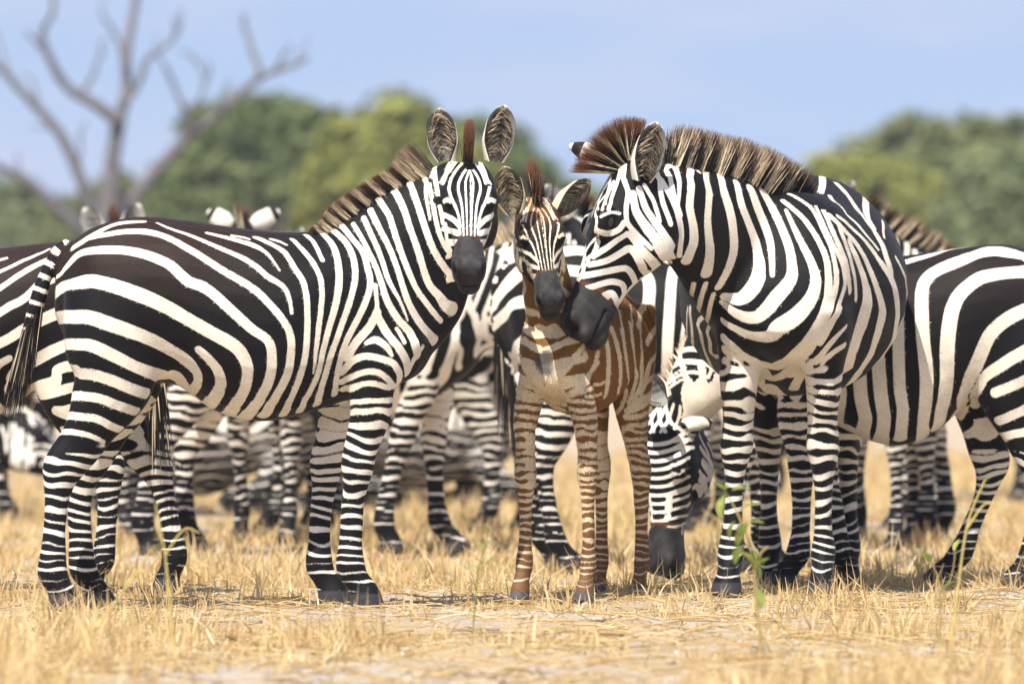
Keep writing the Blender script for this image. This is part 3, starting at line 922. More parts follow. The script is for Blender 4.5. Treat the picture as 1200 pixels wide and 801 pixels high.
# ---------------------------------------------------------------- coat marks: white bars as lines on each body (x, y, z in mm, half width in 0.1 mm)
def bars(text):
    out = []
    for line in text.split('|'):
        m, pts = line.split(':')
        out.append((int(m), [tuple(float(v) * k for v, k in zip(p.split(','), (.001, .001, .001, .0001))) for p in pts.split()]))
    return out
BARS_BODY_A = bars('''1:-555,-75,1204,120 -537,-90,1216,118 -516,-104,1229,134 -483,-108,1249,128 -447,-94,1269,155 -419,-88,1280,144 -391,-91,1286,132 -357,-99,1289,120
-323,-101,1290,108|1:-493,-117,1237,108 -448,-133,1247,124 -403,-142,1254,135 -362,-148,1257,134 -324,-154,1257,138 -295,-163,1253,133 -268,-173,1245,113 -241,-185,1234,114
-213,-199,1220,117 -181,-212,1201,119 -146,-224,1180,112 -109,-235,1155,114 -68,-248,1129,118 -19,-259,1100,115 27,-267,1072,117 58,-274,1047,118 83,-278,1021,114 109,-281,993,114
131,-283,965,114 147,-280,940,116 157,-276,914,119 161,-273,884,122 160,-265,852,126 157,-256,818,130 150,-242,784,137 138,-227,753,141 121,-203,721,149 100,-167,684,149
78,-99,644,150|1:-278,-108,1286,48 -257,-128,1276,49 -233,-144,1266,59 -202,-160,1255,69 -167,-173,1243,70 -129,-186,1227,67 -88,-201,1208,75 -42,-214,1188,86 1,-227,1169,90
26,-235,1154,90 46,-241,1140,92 65,-248,1123,94 84,-255,1106,94 108,-259,1092,88 129,-261,1078,85 143,-265,1063,79 151,-270,1044,70 158,-275,1017,63
162,-277,987,58|1:-112,-144,1252,66 -77,-152,1244,84 -41,-159,1235,105 -1,-167,1224,125 37,-177,1212,124 65,-190,1198,82 87,-205,1180,59 106,-227,1155,43
125,-241,1126,30|1:-29,-141,1243,57 -11,-141,1241,58 5,-142,1238,58 17,-144,1235,57 27,-147,1232,55|1:102,-128,1232,75 116,-133,1228,61 130,-138,1224,53 141,-145,1218,48
152,-152,1212,47|1:-680,0,1101,59 -600,-64,1113,70 -586,-85,1130,89 -572,-100,1147,114 -557,-111,1165,139 -539,-124,1181,133 -515,-148,1190,135 -483,-168,1194,152 -441,-184,1196,150
-394,-195,1194,148 -347,-209,1186,155 -304,-223,1174,162 -268,-234,1160,159 -237,-241,1143,160 -208,-252,1116,166 -181,-261,1092,168 -158,-263,1082,169 -136,-265,1075,169
-115,-267,1062,164 -91,-271,1044,160 -59,-277,1014,157 -24,-281,982,154 6,-283,954,151 32,-284,931,148 56,-284,916,144 75,-283,903,142 87,-281,888,144 94,-279,869,147
97,-270,837,150 96,-259,801,154 91,-243,770,159 80,-225,739,166 62,-193,703,169 41,-149,670,171 24,-95,648,171 9,-1,632,174|1:-680,0,1044,154 -611,-51,1056,181 -594,-88,1070,183
-573,-151,1081,198 -539,-187,1089,251 -501,-209,1092,240 -468,-225,1087,221 -434,-234,1078,216 -393,-240,1065,221 -350,-249,1049,226 -305,-256,1031,221 -260,-259,1010,213
-220,-260,988,205 -181,-263,965,199 -139,-268,941,198 -97,-273,917,199 -57,-275,896,201 -24,-276,874,203 -3,-272,851,195 10,-266,826,185 17,-260,803,177 17,-246,778,170
13,-228,748,169 2,-197,716,171 -19,-145,682,172 -40,-4,646,172|1:-680,0,959,171 -610,-5,971,201 -564,-191,973,207 -518,-226,973,214 -484,-239,965,220 -451,-247,953,223
-412,-248,940,217 -372,-242,925,208 -334,-233,912,200 -299,-227,897,202 -266,-219,881,201 -236,-212,863,201 -205,-206,844,219 -179,-202,824,236 -160,-198,804,214 -147,-189,784,173
-144,-173,764,155 -148,-138,744,155 -161,-72,726,163 -167,14,722,172|1:-680,0,870,145 -580,-165,882,171 -549,-206,882,179 -507,-231,880,188 -467,-242,865,194 -429,-242,846,193
-394,-238,829,183 -361,-229,812,175 -327,-214,798,181 -297,-190,787,193 -275,-155,780,210 -255,-108,775,240|1:-680,0,784,170 -554,-163,796,200 -537,-185,787,183 -501,-213,784,180
-464,-223,774,178 -428,-226,762,174 -393,-222,747,172 -360,-211,733,171 -336,-196,725,171 -314,-175,719,171|1:-680,0,700,121 -552,-164,712,142 -519,-192,710,142 -478,-206,705,143
-446,-210,695,145 -416,-206,682,146 -383,-195,671,147 -347,-167,659,147|1:-680,0,633,103 -573,-138,645,121 -526,-186,642,119 -484,-195,637,121 -458,-192,626,122 -438,-185,614,122
-419,-174,606,123 -401,-157,600,125|1:-680,0,580,81 -582,-155,592,95 -556,-172,591,94 -517,-182,583,95 -485,-179,572,96 -455,-165,560,96|1:-144,-248,863,135 -122,-248,843,151
-102,-244,824,158 -86,-238,804,164 -76,-229,784,168 -70,-215,762,175 -71,-192,739,181 -83,-156,712,194 -101,-87,687,206 -111,9,679,221 -120,9,685,545|1:-219,-123,778,287
-203,-107,765,290 -189,-85,749,239 -173,15,726,253 -154,13,712,545|1:51,-130,1238,117 80,-145,1225,103 106,-160,1212,105 127,-176,1200,104 144,-189,1186,93 158,-207,1165,93
171,-226,1140,94 188,-240,1114,96 203,-252,1084,93 211,-263,1046,95 214,-267,1004,97 215,-269,962,99 214,-266,920,99 212,-262,882,101 209,-254,846,103 202,-244,811,105
193,-229,778,106 184,-215,750,108 173,-190,721,107 158,-153,685,106 144,-85,647,105|1:171,-113,1233,82 190,-145,1213,84 208,-172,1192,86 225,-192,1170,88 240,-212,1146,88
252,-226,1122,89 261,-240,1095,89 264,-249,1063,88 263,-254,1027,89 259,-256,988,90 254,-257,948,90 250,-256,911,84 246,-251,877,76 243,-244,847,65 241,-237,821,54 239,-229,802,42
236,-221,787,30|1:219,-66,1248,75 232,-95,1237,74 244,-128,1221,71 256,-167,1193,71 269,-197,1161,71|1:269,-7,1260,88 285,-88,1242,94 301,-129,1221,99 313,-165,1192,102
320,-193,1158,107 323,-214,1119,113 321,-231,1078,118 315,-242,1039,114 306,-244,999,108 294,-246,959,106 283,-247,920,101 274,-244,885,97 266,-237,852,92 260,-228,815,93
251,-213,778,93 236,-191,743,96 220,-163,710,96 208,-131,683,91 199,-82,658,90|1:307,-29,1266,103 328,-85,1247,107 347,-120,1227,108 362,-153,1201,105 372,-177,1170,103
377,-195,1134,102 376,-209,1095,101 367,-223,1057,101 355,-233,1016,99 339,-235,971,98 323,-235,925,97 309,-233,885,100 295,-226,846,101 285,-214,807,104 274,-197,767,105
264,-164,724,102 255,-95,681,102|1:341,-43,1280,86 359,-82,1255,90 376,-115,1230,97 393,-141,1209,103 406,-158,1187,103 415,-175,1160,102 420,-187,1133,104 426,-194,1110,105
428,-199,1087,103 424,-206,1062,103 416,-211,1036,103 405,-218,1009,104 392,-223,982,105 378,-224,955,104 364,-224,928,104 350,-223,900,104 338,-220,869,102 328,-209,832,101
320,-194,792,98 315,-169,754,93 313,-123,715,89|1:444,-197,1079,72 446,-200,1062,71 447,-202,1045,71 449,-204,1025,71 450,-205,1005,72|1:516,-191,934,65 524,-191,923,68
530,-194,911,73 536,-202,900,73 541,-206,889,69|1:450,-205,988,137 438,-208,964,138 424,-211,940,135 403,-214,916,133 381,-214,891,135 364,-212,865,138
348,-206,838,145|1:450,-205,976,130 467,-200,947,129 484,-201,918,140 503,-213,894,135 521,-212,872,127 536,-206,849,129 547,-195,829,133 552,-183,811,140
555,-167,795,142|1:413,-214,886,71 429,-215,894,96 445,-215,897,117 465,-218,887,112 482,-218,872,100 491,-217,859,81 498,-215,846,58|1:335,-186,789,131 352,-193,811,116
371,-201,829,110 391,-207,839,108 413,-213,843,108 440,-217,840,108 466,-218,833,108 487,-215,827,108 504,-210,818,108 518,-201,800,110 527,-185,781,116 527,-172,766,127
525,-156,752,133|1:336,-163,758,125 366,-177,774,99 394,-198,786,97 421,-209,792,98 445,-212,791,98 466,-209,782,97 483,-202,769,97 497,-188,754,97
510,-163,738,99|1:341,-137,732,108 371,-169,742,85 400,-193,750,85 426,-202,753,87 450,-202,751,87 473,-195,743,86 495,-178,732,85|1:604,-167,872,101 590,-172,854,110
577,-173,835,119 565,-168,810,118 553,-156,783,116''')
BARS_FACE_A = bars('''0:775,-44,1455,23 770,-100,1401,23 767,-139,1347,23 764,-173,1294,23 761,-216,1240,23|1:773,-30,1467,35 763,-52,1447,35 755,-77,1423,35 753,-108,1389,33 753,-137,1347,31
752,-171,1294,29 749,-217,1238,26|1:775,-5,1485,42 756,-33,1462,43 741,-56,1440,43 732,-75,1421,43 729,-94,1399,43 733,-115,1374,42 738,-138,1341,39 739,-167,1295,35
738,-208,1243,29|1:769,39,1497,43 745,-12,1485,43 725,-41,1463,45 707,-73,1435,48 698,-91,1405,49 702,-121,1378,54 712,-124,1353,57 720,-136,1331,46 726,-152,1307,43
728,-172,1278,40 728,-197,1246,31|1:760,38,1497,96 744,42,1494,46 716,-28,1490,41 696,-63,1456,43 680,-67,1418,47|1:770,37,1498,89 751,39,1496,89 738,42,1492,43 705,-21,1491,40
691,-54,1460,48 681,-56,1440,47 671,-63,1423,38|1:748,42,1495,29 733,-7,1494,29 723,-28,1484,29 713,-43,1471,29 703,-60,1457,29|1:679,-119,1359,74 684,-125,1362,75 689,-127,1364,74
695,-129,1362,73 701,-129,1359,77|1:680,-98,1314,86 694,-114,1307,89 708,-135,1299,87 719,-153,1287,88 728,-175,1274,86|1:683,-102,1268,97 699,-108,1262,100 710,-155,1256,97
718,-173,1253,97 725,-187,1251,97|1:700,-102,1222,109 707,-104,1222,109 713,-120,1222,108 715,-203,1219,108 722,-222,1218,110|1:686,-102,1285,52 689,-103,1245,52 694,-103,1211,53
704,-101,1194,53 703,-242,1180,51''')
BARS_NECK_A = bars('''1:379,-65,1285,71 392,-88,1261,74 405,-109,1236,79 417,-132,1212,87 428,-152,1187,91 439,-167,1162,93 449,-177,1136,95 459,-186,1107,98 468,-192,1079,101 475,-196,1052,104
485,-196,1025,108 502,-194,994,112 522,-190,965,117 542,-184,943,123 560,-178,923,138 571,-184,901,171 579,-191,880,159 585,-183,862,156 589,-167,846,162|1:414,-67,1305,86
428,-91,1270,86 442,-110,1236,87 454,-126,1207,92 465,-145,1176,99 477,-167,1136,92 490,-181,1096,82 509,-185,1059,70 528,-184,1025,57 542,-182,993,45
554,-179,962,32|1:437,-59,1331,100 452,-85,1297,97 468,-103,1262,94 488,-118,1222,91 506,-130,1179,93 521,-145,1134,109 534,-162,1090,124 547,-168,1050,132 561,-168,1014,143
577,-161,985,153 593,-151,960,163 611,-134,936,166 628,-110,917,165 640,-90,904,166 651,-73,894,174|1:462,-28,1375,100 480,-71,1343,99 498,-92,1311,98 510,-106,1271,97
522,-118,1230,96 535,-125,1191,96 549,-130,1153,96 562,-134,1119,103 575,-135,1088,105 590,-132,1061,102 607,-126,1037,96 628,-116,1009,93 648,-105,986,90 661,-95,971,89
672,-86,960,87|1:517,-36,1398,115 528,-63,1378,112 544,-85,1342,109 555,-100,1308,105 565,-111,1273,102 578,-118,1236,103 593,-122,1193,106 609,-123,1138,109 627,-119,1088,116
645,-113,1063,124 661,-106,1047,137 674,-99,1029,163 686,-90,1014,185 699,-82,1006,206 711,-71,1000,229|1:570,-34,1423,100 578,-59,1400,102 587,-77,1371,103 602,-97,1321,105
618,-111,1268,107 633,-115,1225,110 650,-115,1188,111 672,-108,1153,111 694,-98,1124,114 712,-87,1103,114 714,-250,1087,114 727,-240,1079,132 737,-244,1073,114|1:622,47,1451,86
619,-36,1443,79 625,-55,1423,72 623,-65,1405,65 622,-75,1382,57 627,-91,1343,50 634,-102,1299,44|1:634,-61,1417,72 640,-79,1381,71 646,-92,1342,71 654,-101,1296,73 665,-106,1251,75
683,-106,1210,76 700,-101,1177,75 696,-278,1156,71 702,-289,1143,81|1:661,45,1466,86 653,-32,1459,81 655,-54,1434,76 660,-77,1395,72 666,-91,1354,71 672,-97,1319,62 677,-101,1285,57''')
BARS_BODY_C = bars('''0:871,-427,1474,223 869,-419,1470,97 949,-401,1462,102 947,-386,1440,127 943,-369,1412,124 943,-352,1381,109 942,-337,1345,124 938,-326,1306,146 925,-321,1264,129 908,-324,1224,100
880,-331,1183,94|0:849,-373,1492,166 851,-379,1478,93 908,-360,1451,93 927,-351,1419,97 936,-343,1386,101 936,-333,1354,106 933,-323,1322,114|0:857,-364,1494,131 840,-357,1498,159
872,-343,1481,104 891,-334,1456,93 907,-328,1428,85 921,-328,1396,77 932,-329,1363,66|0:743,-311,1486,132 857,-296,1464,136 879,-290,1428,150 896,-291,1389,149 906,-293,1352,158
905,-288,1322,162 900,-282,1294,167 892,-279,1262,178 883,-281,1230,191 876,-293,1198,192 857,-309,1166,188|0:734,-264,1486,121 808,-244,1447,135 829,-233,1406,157 847,-233,1357,150
854,-236,1306,158 842,-233,1252,178 820,-230,1201,202 802,-236,1162,213 777,-246,1126,222|0:722,-203,1461,156 754,-192,1425,177 767,-182,1390,222 766,-171,1357,221 762,-162,1319,206
751,-155,1264,202 735,-155,1208,197 730,-165,1167,192 724,-180,1132,182 715,-195,1104,170 705,-211,1080,158|0:682,-151,1438,149 706,-139,1396,165 712,-128,1355,185 700,-114,1317,170
683,-100,1279,178 667,-88,1239,175 668,-78,1197,164 681,-72,1157,213 695,-73,1121,259 702,-83,1091,284 704,-99,1068,290 701,-118,1049,268 693,-141,1038,229 678,-168,1041,175
668,-196,1047,135|0:639,-104,1416,220 645,-85,1368,227 634,-69,1321,198 635,-51,1277,142 655,-35,1230,128 680,-28,1176,110 700,-25,1120,89|0:571,-65,1405,251 582,-38,1357,163
614,-11,1310,138 640,11,1263,146 660,28,1221,155 676,37,1186,162 689,41,1156,173 698,43,1129,196 707,37,1103,223 714,17,1074,245 715,-10,1044,258 715,-40,1006,245 715,-74,977,221
704,-111,974,196 693,-147,986,176 682,-175,1004,136 657,-203,1027,97|0:585,13,1346,60 622,38,1297,88 644,62,1250,114 660,85,1207,131 673,105,1168,146 683,118,1134,170
691,124,1103,195 699,120,1070,218 706,107,1038,245 712,85,1007,269 715,58,979,290 714,26,957,300 714,-4,938,294 710,-18,921,270 702,-34,909,236 695,-69,907,201 682,-112,915,173
666,-157,937,137 642,-204,965,107|0:546,-1,1379,85 582,38,1349,88 604,74,1317,96 621,102,1282,99 633,126,1245,103 643,145,1208,110 652,160,1168,125 663,166,1117,151 672,167,1068,175
677,164,1034,184 687,156,1003,174 687,143,968,194 681,123,933,210 669,96,897,215 635,61,862,207 559,16,826,187 474,-33,803,272 518,-74,808,156 587,-114,829,142 619,-155,863,175
619,-200,903,180|0:497,16,1404,76 536,58,1383,80 555,94,1358,81 583,121,1320,78 606,142,1277,81 618,161,1239,82 626,176,1200,94 632,187,1156,118 637,192,1112,140 648,189,1074,139
663,178,1032,151 682,157,973,150 668,128,915,161 643,98,874,151 579,63,838,157 458,21,798,158 367,-23,769,171 340,-68,766,160 558,-98,782,137 592,-145,818,130
596,-196,862,195|0:540,114,1358,65 588,143,1299,74 609,168,1245,87 610,190,1205,105 601,206,1168,126 592,217,1127,158 595,218,1080,144 632,200,1019,104 662,175,962,120
658,151,926,133 657,127,897,139 637,103,870,133 581,75,841,148 489,45,808,162 379,13,772,182|0:572,-198,821,177 587,-169,796,145 589,-140,773,133 571,-110,757,126
247,-101,742,121|0:243,-77,736,313 185,-66,720,311 108,-54,705,302 -473,-74,690,736 117,-7,702,302|0:567,104,821,118 537,80,797,120 371,49,772,120 309,31,748,121
235,15,724,121|0:627,205,1009,109 655,187,971,132 651,168,936,120 645,153,909,120 640,138,886,123|0:572,222,945,72 605,200,919,100 615,175,891,122 605,145,856,125
569,113,818,118|0:552,215,880,107 582,186,861,122 583,158,838,108 570,134,807,89 561,112,773,94|2:536,142,1341,114 568,166,1292,132 585,188,1245,161 584,207,1201,195
572,222,1157,206 564,229,1113,194 543,232,1069,167|2:515,189,1302,135 528,208,1252,170 525,225,1202,164 516,238,1151,159 501,247,1104,129 488,249,1070,127
479,249,1040,121|2:491,227,1236,157 480,244,1197,176 458,259,1158,179 437,270,1122,204 419,278,1087,218 405,283,1056,297 401,283,1022,362 402,273,983,395 402,259,939,393
382,243,889,309 337,222,838,259 278,194,788,218 540,185,741,181|2:529,163,1324,158 501,205,1282,133 455,241,1241,124 427,265,1203,144 399,283,1165,143 374,299,1123,159
350,312,1082,156 324,324,1043,175 303,331,1005,226 291,326,964,270 287,315,921,256 256,298,875,226 219,275,829,212 179,243,784,184 98,204,744,152 -407,142,715,155
543,173,702,148|2:484,187,1325,104 427,230,1287,106 375,269,1248,113 327,298,1210,130 304,322,1172,146 272,345,1137,148 236,363,1101,187 207,373,1057,216 176,377,1011,238
147,374,966,233 118,365,922,223 84,350,882,295 79,325,847,311 83,290,809,128 -503,235,750,128 -442,204,715,175 -437,171,688,170 -452,142,671,123 519,177,667,118|2:-225,133,1459,97
-154,157,1439,96 -75,182,1416,95 15,207,1387,95 111,232,1355,96 180,259,1326,109 210,283,1296,158 223,308,1262,194 237,330,1223,188 248,345,1178,214
243,357,1131,214|2:31,128,1408,77 219,167,1376,72 361,203,1344,75 352,232,1313,142 336,261,1282,108 310,288,1248,86 281,314,1214,68|2:162,371,1185,100 137,387,1153,90
90,400,1117,115 70,404,1068,99 -43,390,1015,202 68,386,963,122 69,367,911,215 73,347,878,216 75,321,840,215 79,291,810,92 -504,232,740,93|2:-261,234,1405,138 -20,254,1370,137
109,265,1337,139 161,278,1313,149 194,291,1293,156|2:-26,312,1321,61 107,322,1288,62 171,329,1257,64|0:-361,-10,1494,108 -211,-2,1472,107 -107,5,1451,107 -13,20,1429,106
501,67,1398,104|0:-361,76,1485,123 -196,88,1466,122 -94,94,1444,122 23,96,1417,121 495,120,1380,119|0:754,-292,1091,88 673,-306,1051,89 255,-347,1011,92 226,-348,965,139
191,-346,922,121 150,-348,891,96 40,-344,865,107 39,-322,832,216 38,-292,804,93 499,-222,761,90 527,-219,735,121|0:745,-251,1091,93 697,-269,1051,89 610,-286,1010,89 303,-312,965,93
280,-309,921,133 248,-306,888,122 216,-299,855,115 157,-287,816,98 33,-271,787,92 495,-222,762,89 556,-208,747,91|0:692,-229,1056,87 649,-243,1019,83 583,-256,980,83 352,-276,938,87
316,-272,891,120 274,-259,839,93 546,-215,785,84|0:227,-358,1012,60 179,-366,967,56 118,-371,922,54 43,-356,883,71 41,-332,845,108''')
BARS_FACE_C = bars('''1:992,-669,1092,83 989,-653,1135,50 912,-650,1191,49 884,-657,1252,51 896,-649,1289,39 891,-633,1326,60 892,-617,1358,83 890,-607,1388,83 889,-595,1415,83|1:993,-663,1103,76
992,-648,1145,47 905,-648,1196,44 880,-654,1246,51 907,-636,1294,64 938,-620,1333,83 921,-611,1370,64 890,-600,1403,81 888,-585,1434,83|1:996,-659,1108,83 996,-645,1140,67
962,-651,1180,111 990,-627,1221,61 1051,-604,1265,57 1054,-598,1311,55 966,-602,1357,58 946,-590,1399,96 924,-576,1440,97|1:971,-673,1104,67 991,-654,1130,61 999,-637,1156,56
1006,-621,1184,51 1014,-607,1211,49 1018,-600,1232,48 1051,-592,1251,41|1:1050,-578,1339,60 1000,-573,1370,71 986,-566,1400,87 967,-562,1430,74 931,-560,1460,71|1:1050,-557,1339,67
1016,-552,1370,77 1006,-544,1400,84 997,-536,1425,84 985,-529,1450,82 965,-526,1473,73 922,-526,1498,72|1:1060,-582,1315,56 1059,-566,1323,54 1051,-550,1329,52 1040,-535,1329,53
1038,-520,1326,53|1:956,-511,1491,97 978,-512,1471,93 994,-512,1449,90 1009,-502,1425,87 1017,-493,1399,87 1024,-495,1375,88 1030,-498,1350,89 1034,-498,1323,89 1033,-495,1297,91
1026,-484,1279,88 1017,-470,1263,87 1010,-455,1246,87 1008,-439,1231,87 1005,-427,1219,87 1001,-416,1208,87|1:1059,-593,1265,108 1057,-576,1260,110 1046,-560,1257,118
1039,-541,1262,103 1038,-523,1271,103 1038,-513,1282,103 1037,-506,1294,103|1:1010,-614,1182,119 1024,-584,1199,110 1030,-556,1216,103 1030,-528,1236,97 1027,-504,1251,93
1025,-494,1257,102 1020,-484,1251,116 1010,-463,1225,131 1005,-439,1193,145 992,-418,1169,160 965,-402,1147,175 872,-413,1142,192 876,-418,1137,423|1:1006,-626,1153,103
1018,-593,1159,106 1019,-563,1167,113 1016,-537,1181,118 1013,-514,1195,121 1011,-497,1205,128 1008,-483,1205,133 1006,-466,1184,143 996,-452,1156,147 945,-442,1132,147
876,-446,1121,151 882,-455,1114,332 889,-469,1103,348|1:1003,-646,1115,118 1013,-613,1121,112 1013,-581,1127,113 1007,-552,1133,115 1001,-527,1138,116 995,-510,1140,114
987,-496,1136,111 971,-484,1119,111 947,-477,1098,113 888,-490,1090,127 895,-502,1076,180 901,-513,1061,187 905,-525,1045,192|1:1016,-660,1064,122 1020,-633,1072,113
1015,-607,1080,105 1006,-580,1089,105 997,-555,1095,107 987,-534,1093,107 975,-518,1086,105 962,-512,1072,112 948,-512,1054,112 898,-530,1049,120
903,-539,1033,150|1:1037,-655,1021,151 1036,-632,1013,163 1027,-612,1010,163 1017,-596,1022,168 1007,-582,1037,166 998,-566,1049,149 989,-552,1054,128 979,-542,1042,126
968,-536,1025,133 963,-537,1013,159 962,-540,1002,196|1:1014,-476,1394,120 1018,-472,1364,137 1018,-466,1335,150 1014,-454,1312,158 1007,-439,1289,171 1004,-420,1264,185
999,-402,1240,213 991,-387,1218,246 979,-374,1199,274 967,-366,1187,282 891,-365,1177,292|1:1002,-457,1411,111 1003,-446,1378,119 1001,-434,1344,126 996,-414,1313,127
994,-391,1281,137 983,-368,1246,148 956,-347,1211,162|1:991,-440,1423,82 988,-424,1396,81 983,-409,1368,83 985,-398,1335,77 990,-388,1301,77|1:953,-390,1434,102 961,-388,1409,101
964,-383,1380,101 971,-369,1338,99 969,-352,1292,106''')
BARS_BODY_B = bars('''1:296,-101,1047,128 291,-101,1025,128 287,-101,1006,107 376,-48,995,105 381,-21,987,116|1:290,-106,949,119 341,-75,933,152 358,-34,918,177 357,-1,924,175
350,29,938,153|1:295,-115,901,107 351,-84,891,105 368,-49,880,105 375,-18,867,106 377,15,862,112 370,52,878,111 348,87,900,106|1:298,-116,846,146 294,-116,835,128 371,-69,822,149
381,-31,799,244 382,4,781,321 382,31,780,295 377,55,790,234 367,82,813,175 344,101,839,131 325,111,859,110 304,117,877,101|1:298,-122,767,177 343,-79,753,243 351,-34,734,502
285,-28,707,306 228,-23,686,527 243,12,690,245 321,74,708,175 319,109,733,131 274,124,766,98 234,127,807,111 222,135,851,119|1:323,106,744,90 300,118,764,86 258,121,784,83
231,127,802,89 213,135,821,84|1:315,112,717,65 295,127,727,65 252,131,737,64 182,123,744,67 159,133,751,73|1:316,97,685,64 310,116,694,65 292,131,702,64 166,104,707,66
144,117,713,80|1:177,-71,686,294 164,-58,674,294 135,-50,662,294|1:179,140,924,140 169,147,891,134 161,151,853,135 155,150,802,127 137,139,748,109 109,117,700,84
-201,-17,650,84|1:118,148,935,147 110,159,895,142 96,165,853,134 82,165,807,132 64,158,759,119 35,138,711,75 -250,22,669,76 -264,-13,646,136 -216,-16,632,79|1:44,156,930,135
51,168,877,135 38,171,827,119 10,166,785,82 -53,142,747,74 -152,95,704,68 -161,77,669,70 -176,57,649,70 -250,28,637,69|1:-48,150,953,136 -33,166,886,136 -61,163,826,83
-156,132,789,74 -165,129,758,81 -162,119,720,77 -163,103,681,70|1:-147,147,960,136 -136,157,899,136 -168,149,841,127 -183,144,790,98 -185,139,746,93 -179,130,715,90
-173,119,690,79|1:-295,129,1020,239 -291,116,1021,124 -199,137,1004,121 -168,140,974,133 -114,154,945,129|1:-142,115,1019,53 -91,139,982,57 -65,154,945,68|1:-17,121,1001,56
21,144,964,65 36,158,927,81|1:134,138,956,94 133,145,941,94 128,149,927,92|1:-307,149,967,239 -306,150,948,153 -258,159,927,130 -228,158,909,135 -209,154,891,140|1:-307,150,880,209
-306,150,852,139 -240,157,823,125 -219,153,789,174 -209,149,758,176 -199,143,735,157 -192,137,716,148|1:-305,146,803,209 -303,142,777,124 -219,151,755,108|1:-299,139,746,224
-280,142,716,143 -208,137,692,129 -184,123,678,136 -172,106,666,133|1:-297,133,699,116 -240,141,679,116 -201,127,663,117 -181,111,655,117 -171,94,651,118|1:-297,127,654,102
-245,135,642,104 -215,125,633,106 -192,107,630,108 -180,84,630,116|1:-296,125,611,98 -255,126,603,100 -224,115,597,102 -205,96,595,108 -202,69,594,112|1:290,-100,1018,151
349,-77,1002,153 377,-42,990,146 617,87,990,146 610,120,995,180|1:390,-70,1100,109 387,-67,1070,119 294,-101,1039,123''')
BARS_BODY_D = bars('''1:689,57,814,490 709,42,767,480 725,24,722,478 731,7,682,466 733,-26,644,476|1:774,3,793,503 768,6,746,491 761,1,700,454 752,-17,653,406 745,-119,609,424|1:840,-78,814,469
832,-56,767,429 822,-42,721,415 809,-34,682,395 794,-38,644,370|1:710,-114,652,740 731,-114,626,740 753,-121,598,740|1:634,75,799,188 643,53,735,185 653,-2,682,221
674,-13,670,373|1:842,-128,860,370 850,-122,833,209 840,-72,799,174|1:862,-135,810,166 872,-225,778,320 870,-111,752,159|1:108,141,1153,164 84,129,1163,159 54,115,1175,195
12,103,1186,216 -37,90,1199,175 -93,63,1216,119 -148,0,1228,104 -173,0,1231,138 -191,0,1233,111|1:-646,0,1178,194 -416,118,1190,228 -390,119,1198,255 -361,118,1205,275
-322,108,1216,406 -276,100,1221,438 -219,128,1207,276 -162,151,1186,301 -107,166,1166,287 -61,184,1143,246 -33,200,1121,239 -16,219,1094,232 -9,237,1058,239 -8,254,1014,245
-9,266,955,247 -13,269,892,246 -20,264,830,248 -26,250,769,249 -26,232,708,245 -23,203,646,242 -19,154,587,230 -17,0,535,221|1:-646,0,1134,247 -428,159,1146,291 -406,169,1145,282
-381,178,1143,266 -346,187,1141,247 -306,196,1137,242 -262,206,1131,249 -218,215,1118,258 -177,229,1091,253 -143,239,1057,253 -123,250,1020,262 -111,259,977,270 -103,264,920,273
-99,260,861,270 -99,252,813,263 -100,240,769,259 -98,224,730,267 -94,203,689,275 -85,169,638,275 -76,97,584,274|1:-646,0,1017,220 -455,207,1029,259 -415,219,1016,248
-377,224,1002,246 -345,230,988,246 -315,235,971,247 -283,238,947,249 -254,239,916,251 -234,234,877,257 -218,226,836,264 -202,215,801,279 -189,204,769,296 -180,189,745,295
-173,171,720,295 -161,133,677,257 -159,-88,631,249 -128,0,612,297 -108,0,593,590|1:-646,0,880,217 -454,215,892,255 -416,226,874,244 -377,231,855,233 -329,230,828,224
-286,219,800,215 -255,207,779,201 -232,193,757,185 -217,169,722,171 -218,-34,681,157|1:85,165,1137,215 81,213,1085,215 78,249,1014,215 76,269,874,214 71,250,739,215 63,231,682,215
57,218,647,216 59,184,595,216 61,122,541,217|1:170,155,1137,246 165,225,1048,245 158,259,953,245 148,261,825,245 138,237,708,247 129,214,653,248 123,190,616,247 126,142,565,246
126,0,522,248|1:232,153,1137,247 229,215,1049,246 224,248,953,248 217,252,816,248 207,213,692,254 195,186,641,258 189,164,609,248 196,80,556,248 189,2,541,249|1:308,152,1137,246
304,218,1012,247 297,232,892,254 289,222,780,258 282,174,677,252 277,0,586,253 284,-120,496,302|1:385,143,1137,248 378,201,1012,251 369,210,892,254 361,199,779,245 354,141,676,258
349,-81,593,258 359,-79,519,249|1:460,107,1138,229 455,181,1012,216 448,192,892,217 443,206,778,215 439,185,677,215 442,176,603,215 447,165,539,219|1:535,60,1107,197 532,151,999,220
527,171,892,196 520,176,777,222 501,121,676,440 504,121,617,440 497,121,575,440|1:611,34,1077,203 609,77,986,201 604,95,892,237 595,85,786,208 594,-2,704,198|1:-646,0,788,176
-455,201,800,207 -418,212,775,199 -378,215,751,194 -327,215,729,187 -275,201,708,185|1:-646,0,680,173 -444,154,692,204 -413,180,669,185 -380,191,646,179 -336,190,626,176
-289,168,606,178|1:-646,0,573,134 -428,167,585,158 -406,174,575,157 -381,176,566,156 -343,171,558,157 -304,133,550,165''')
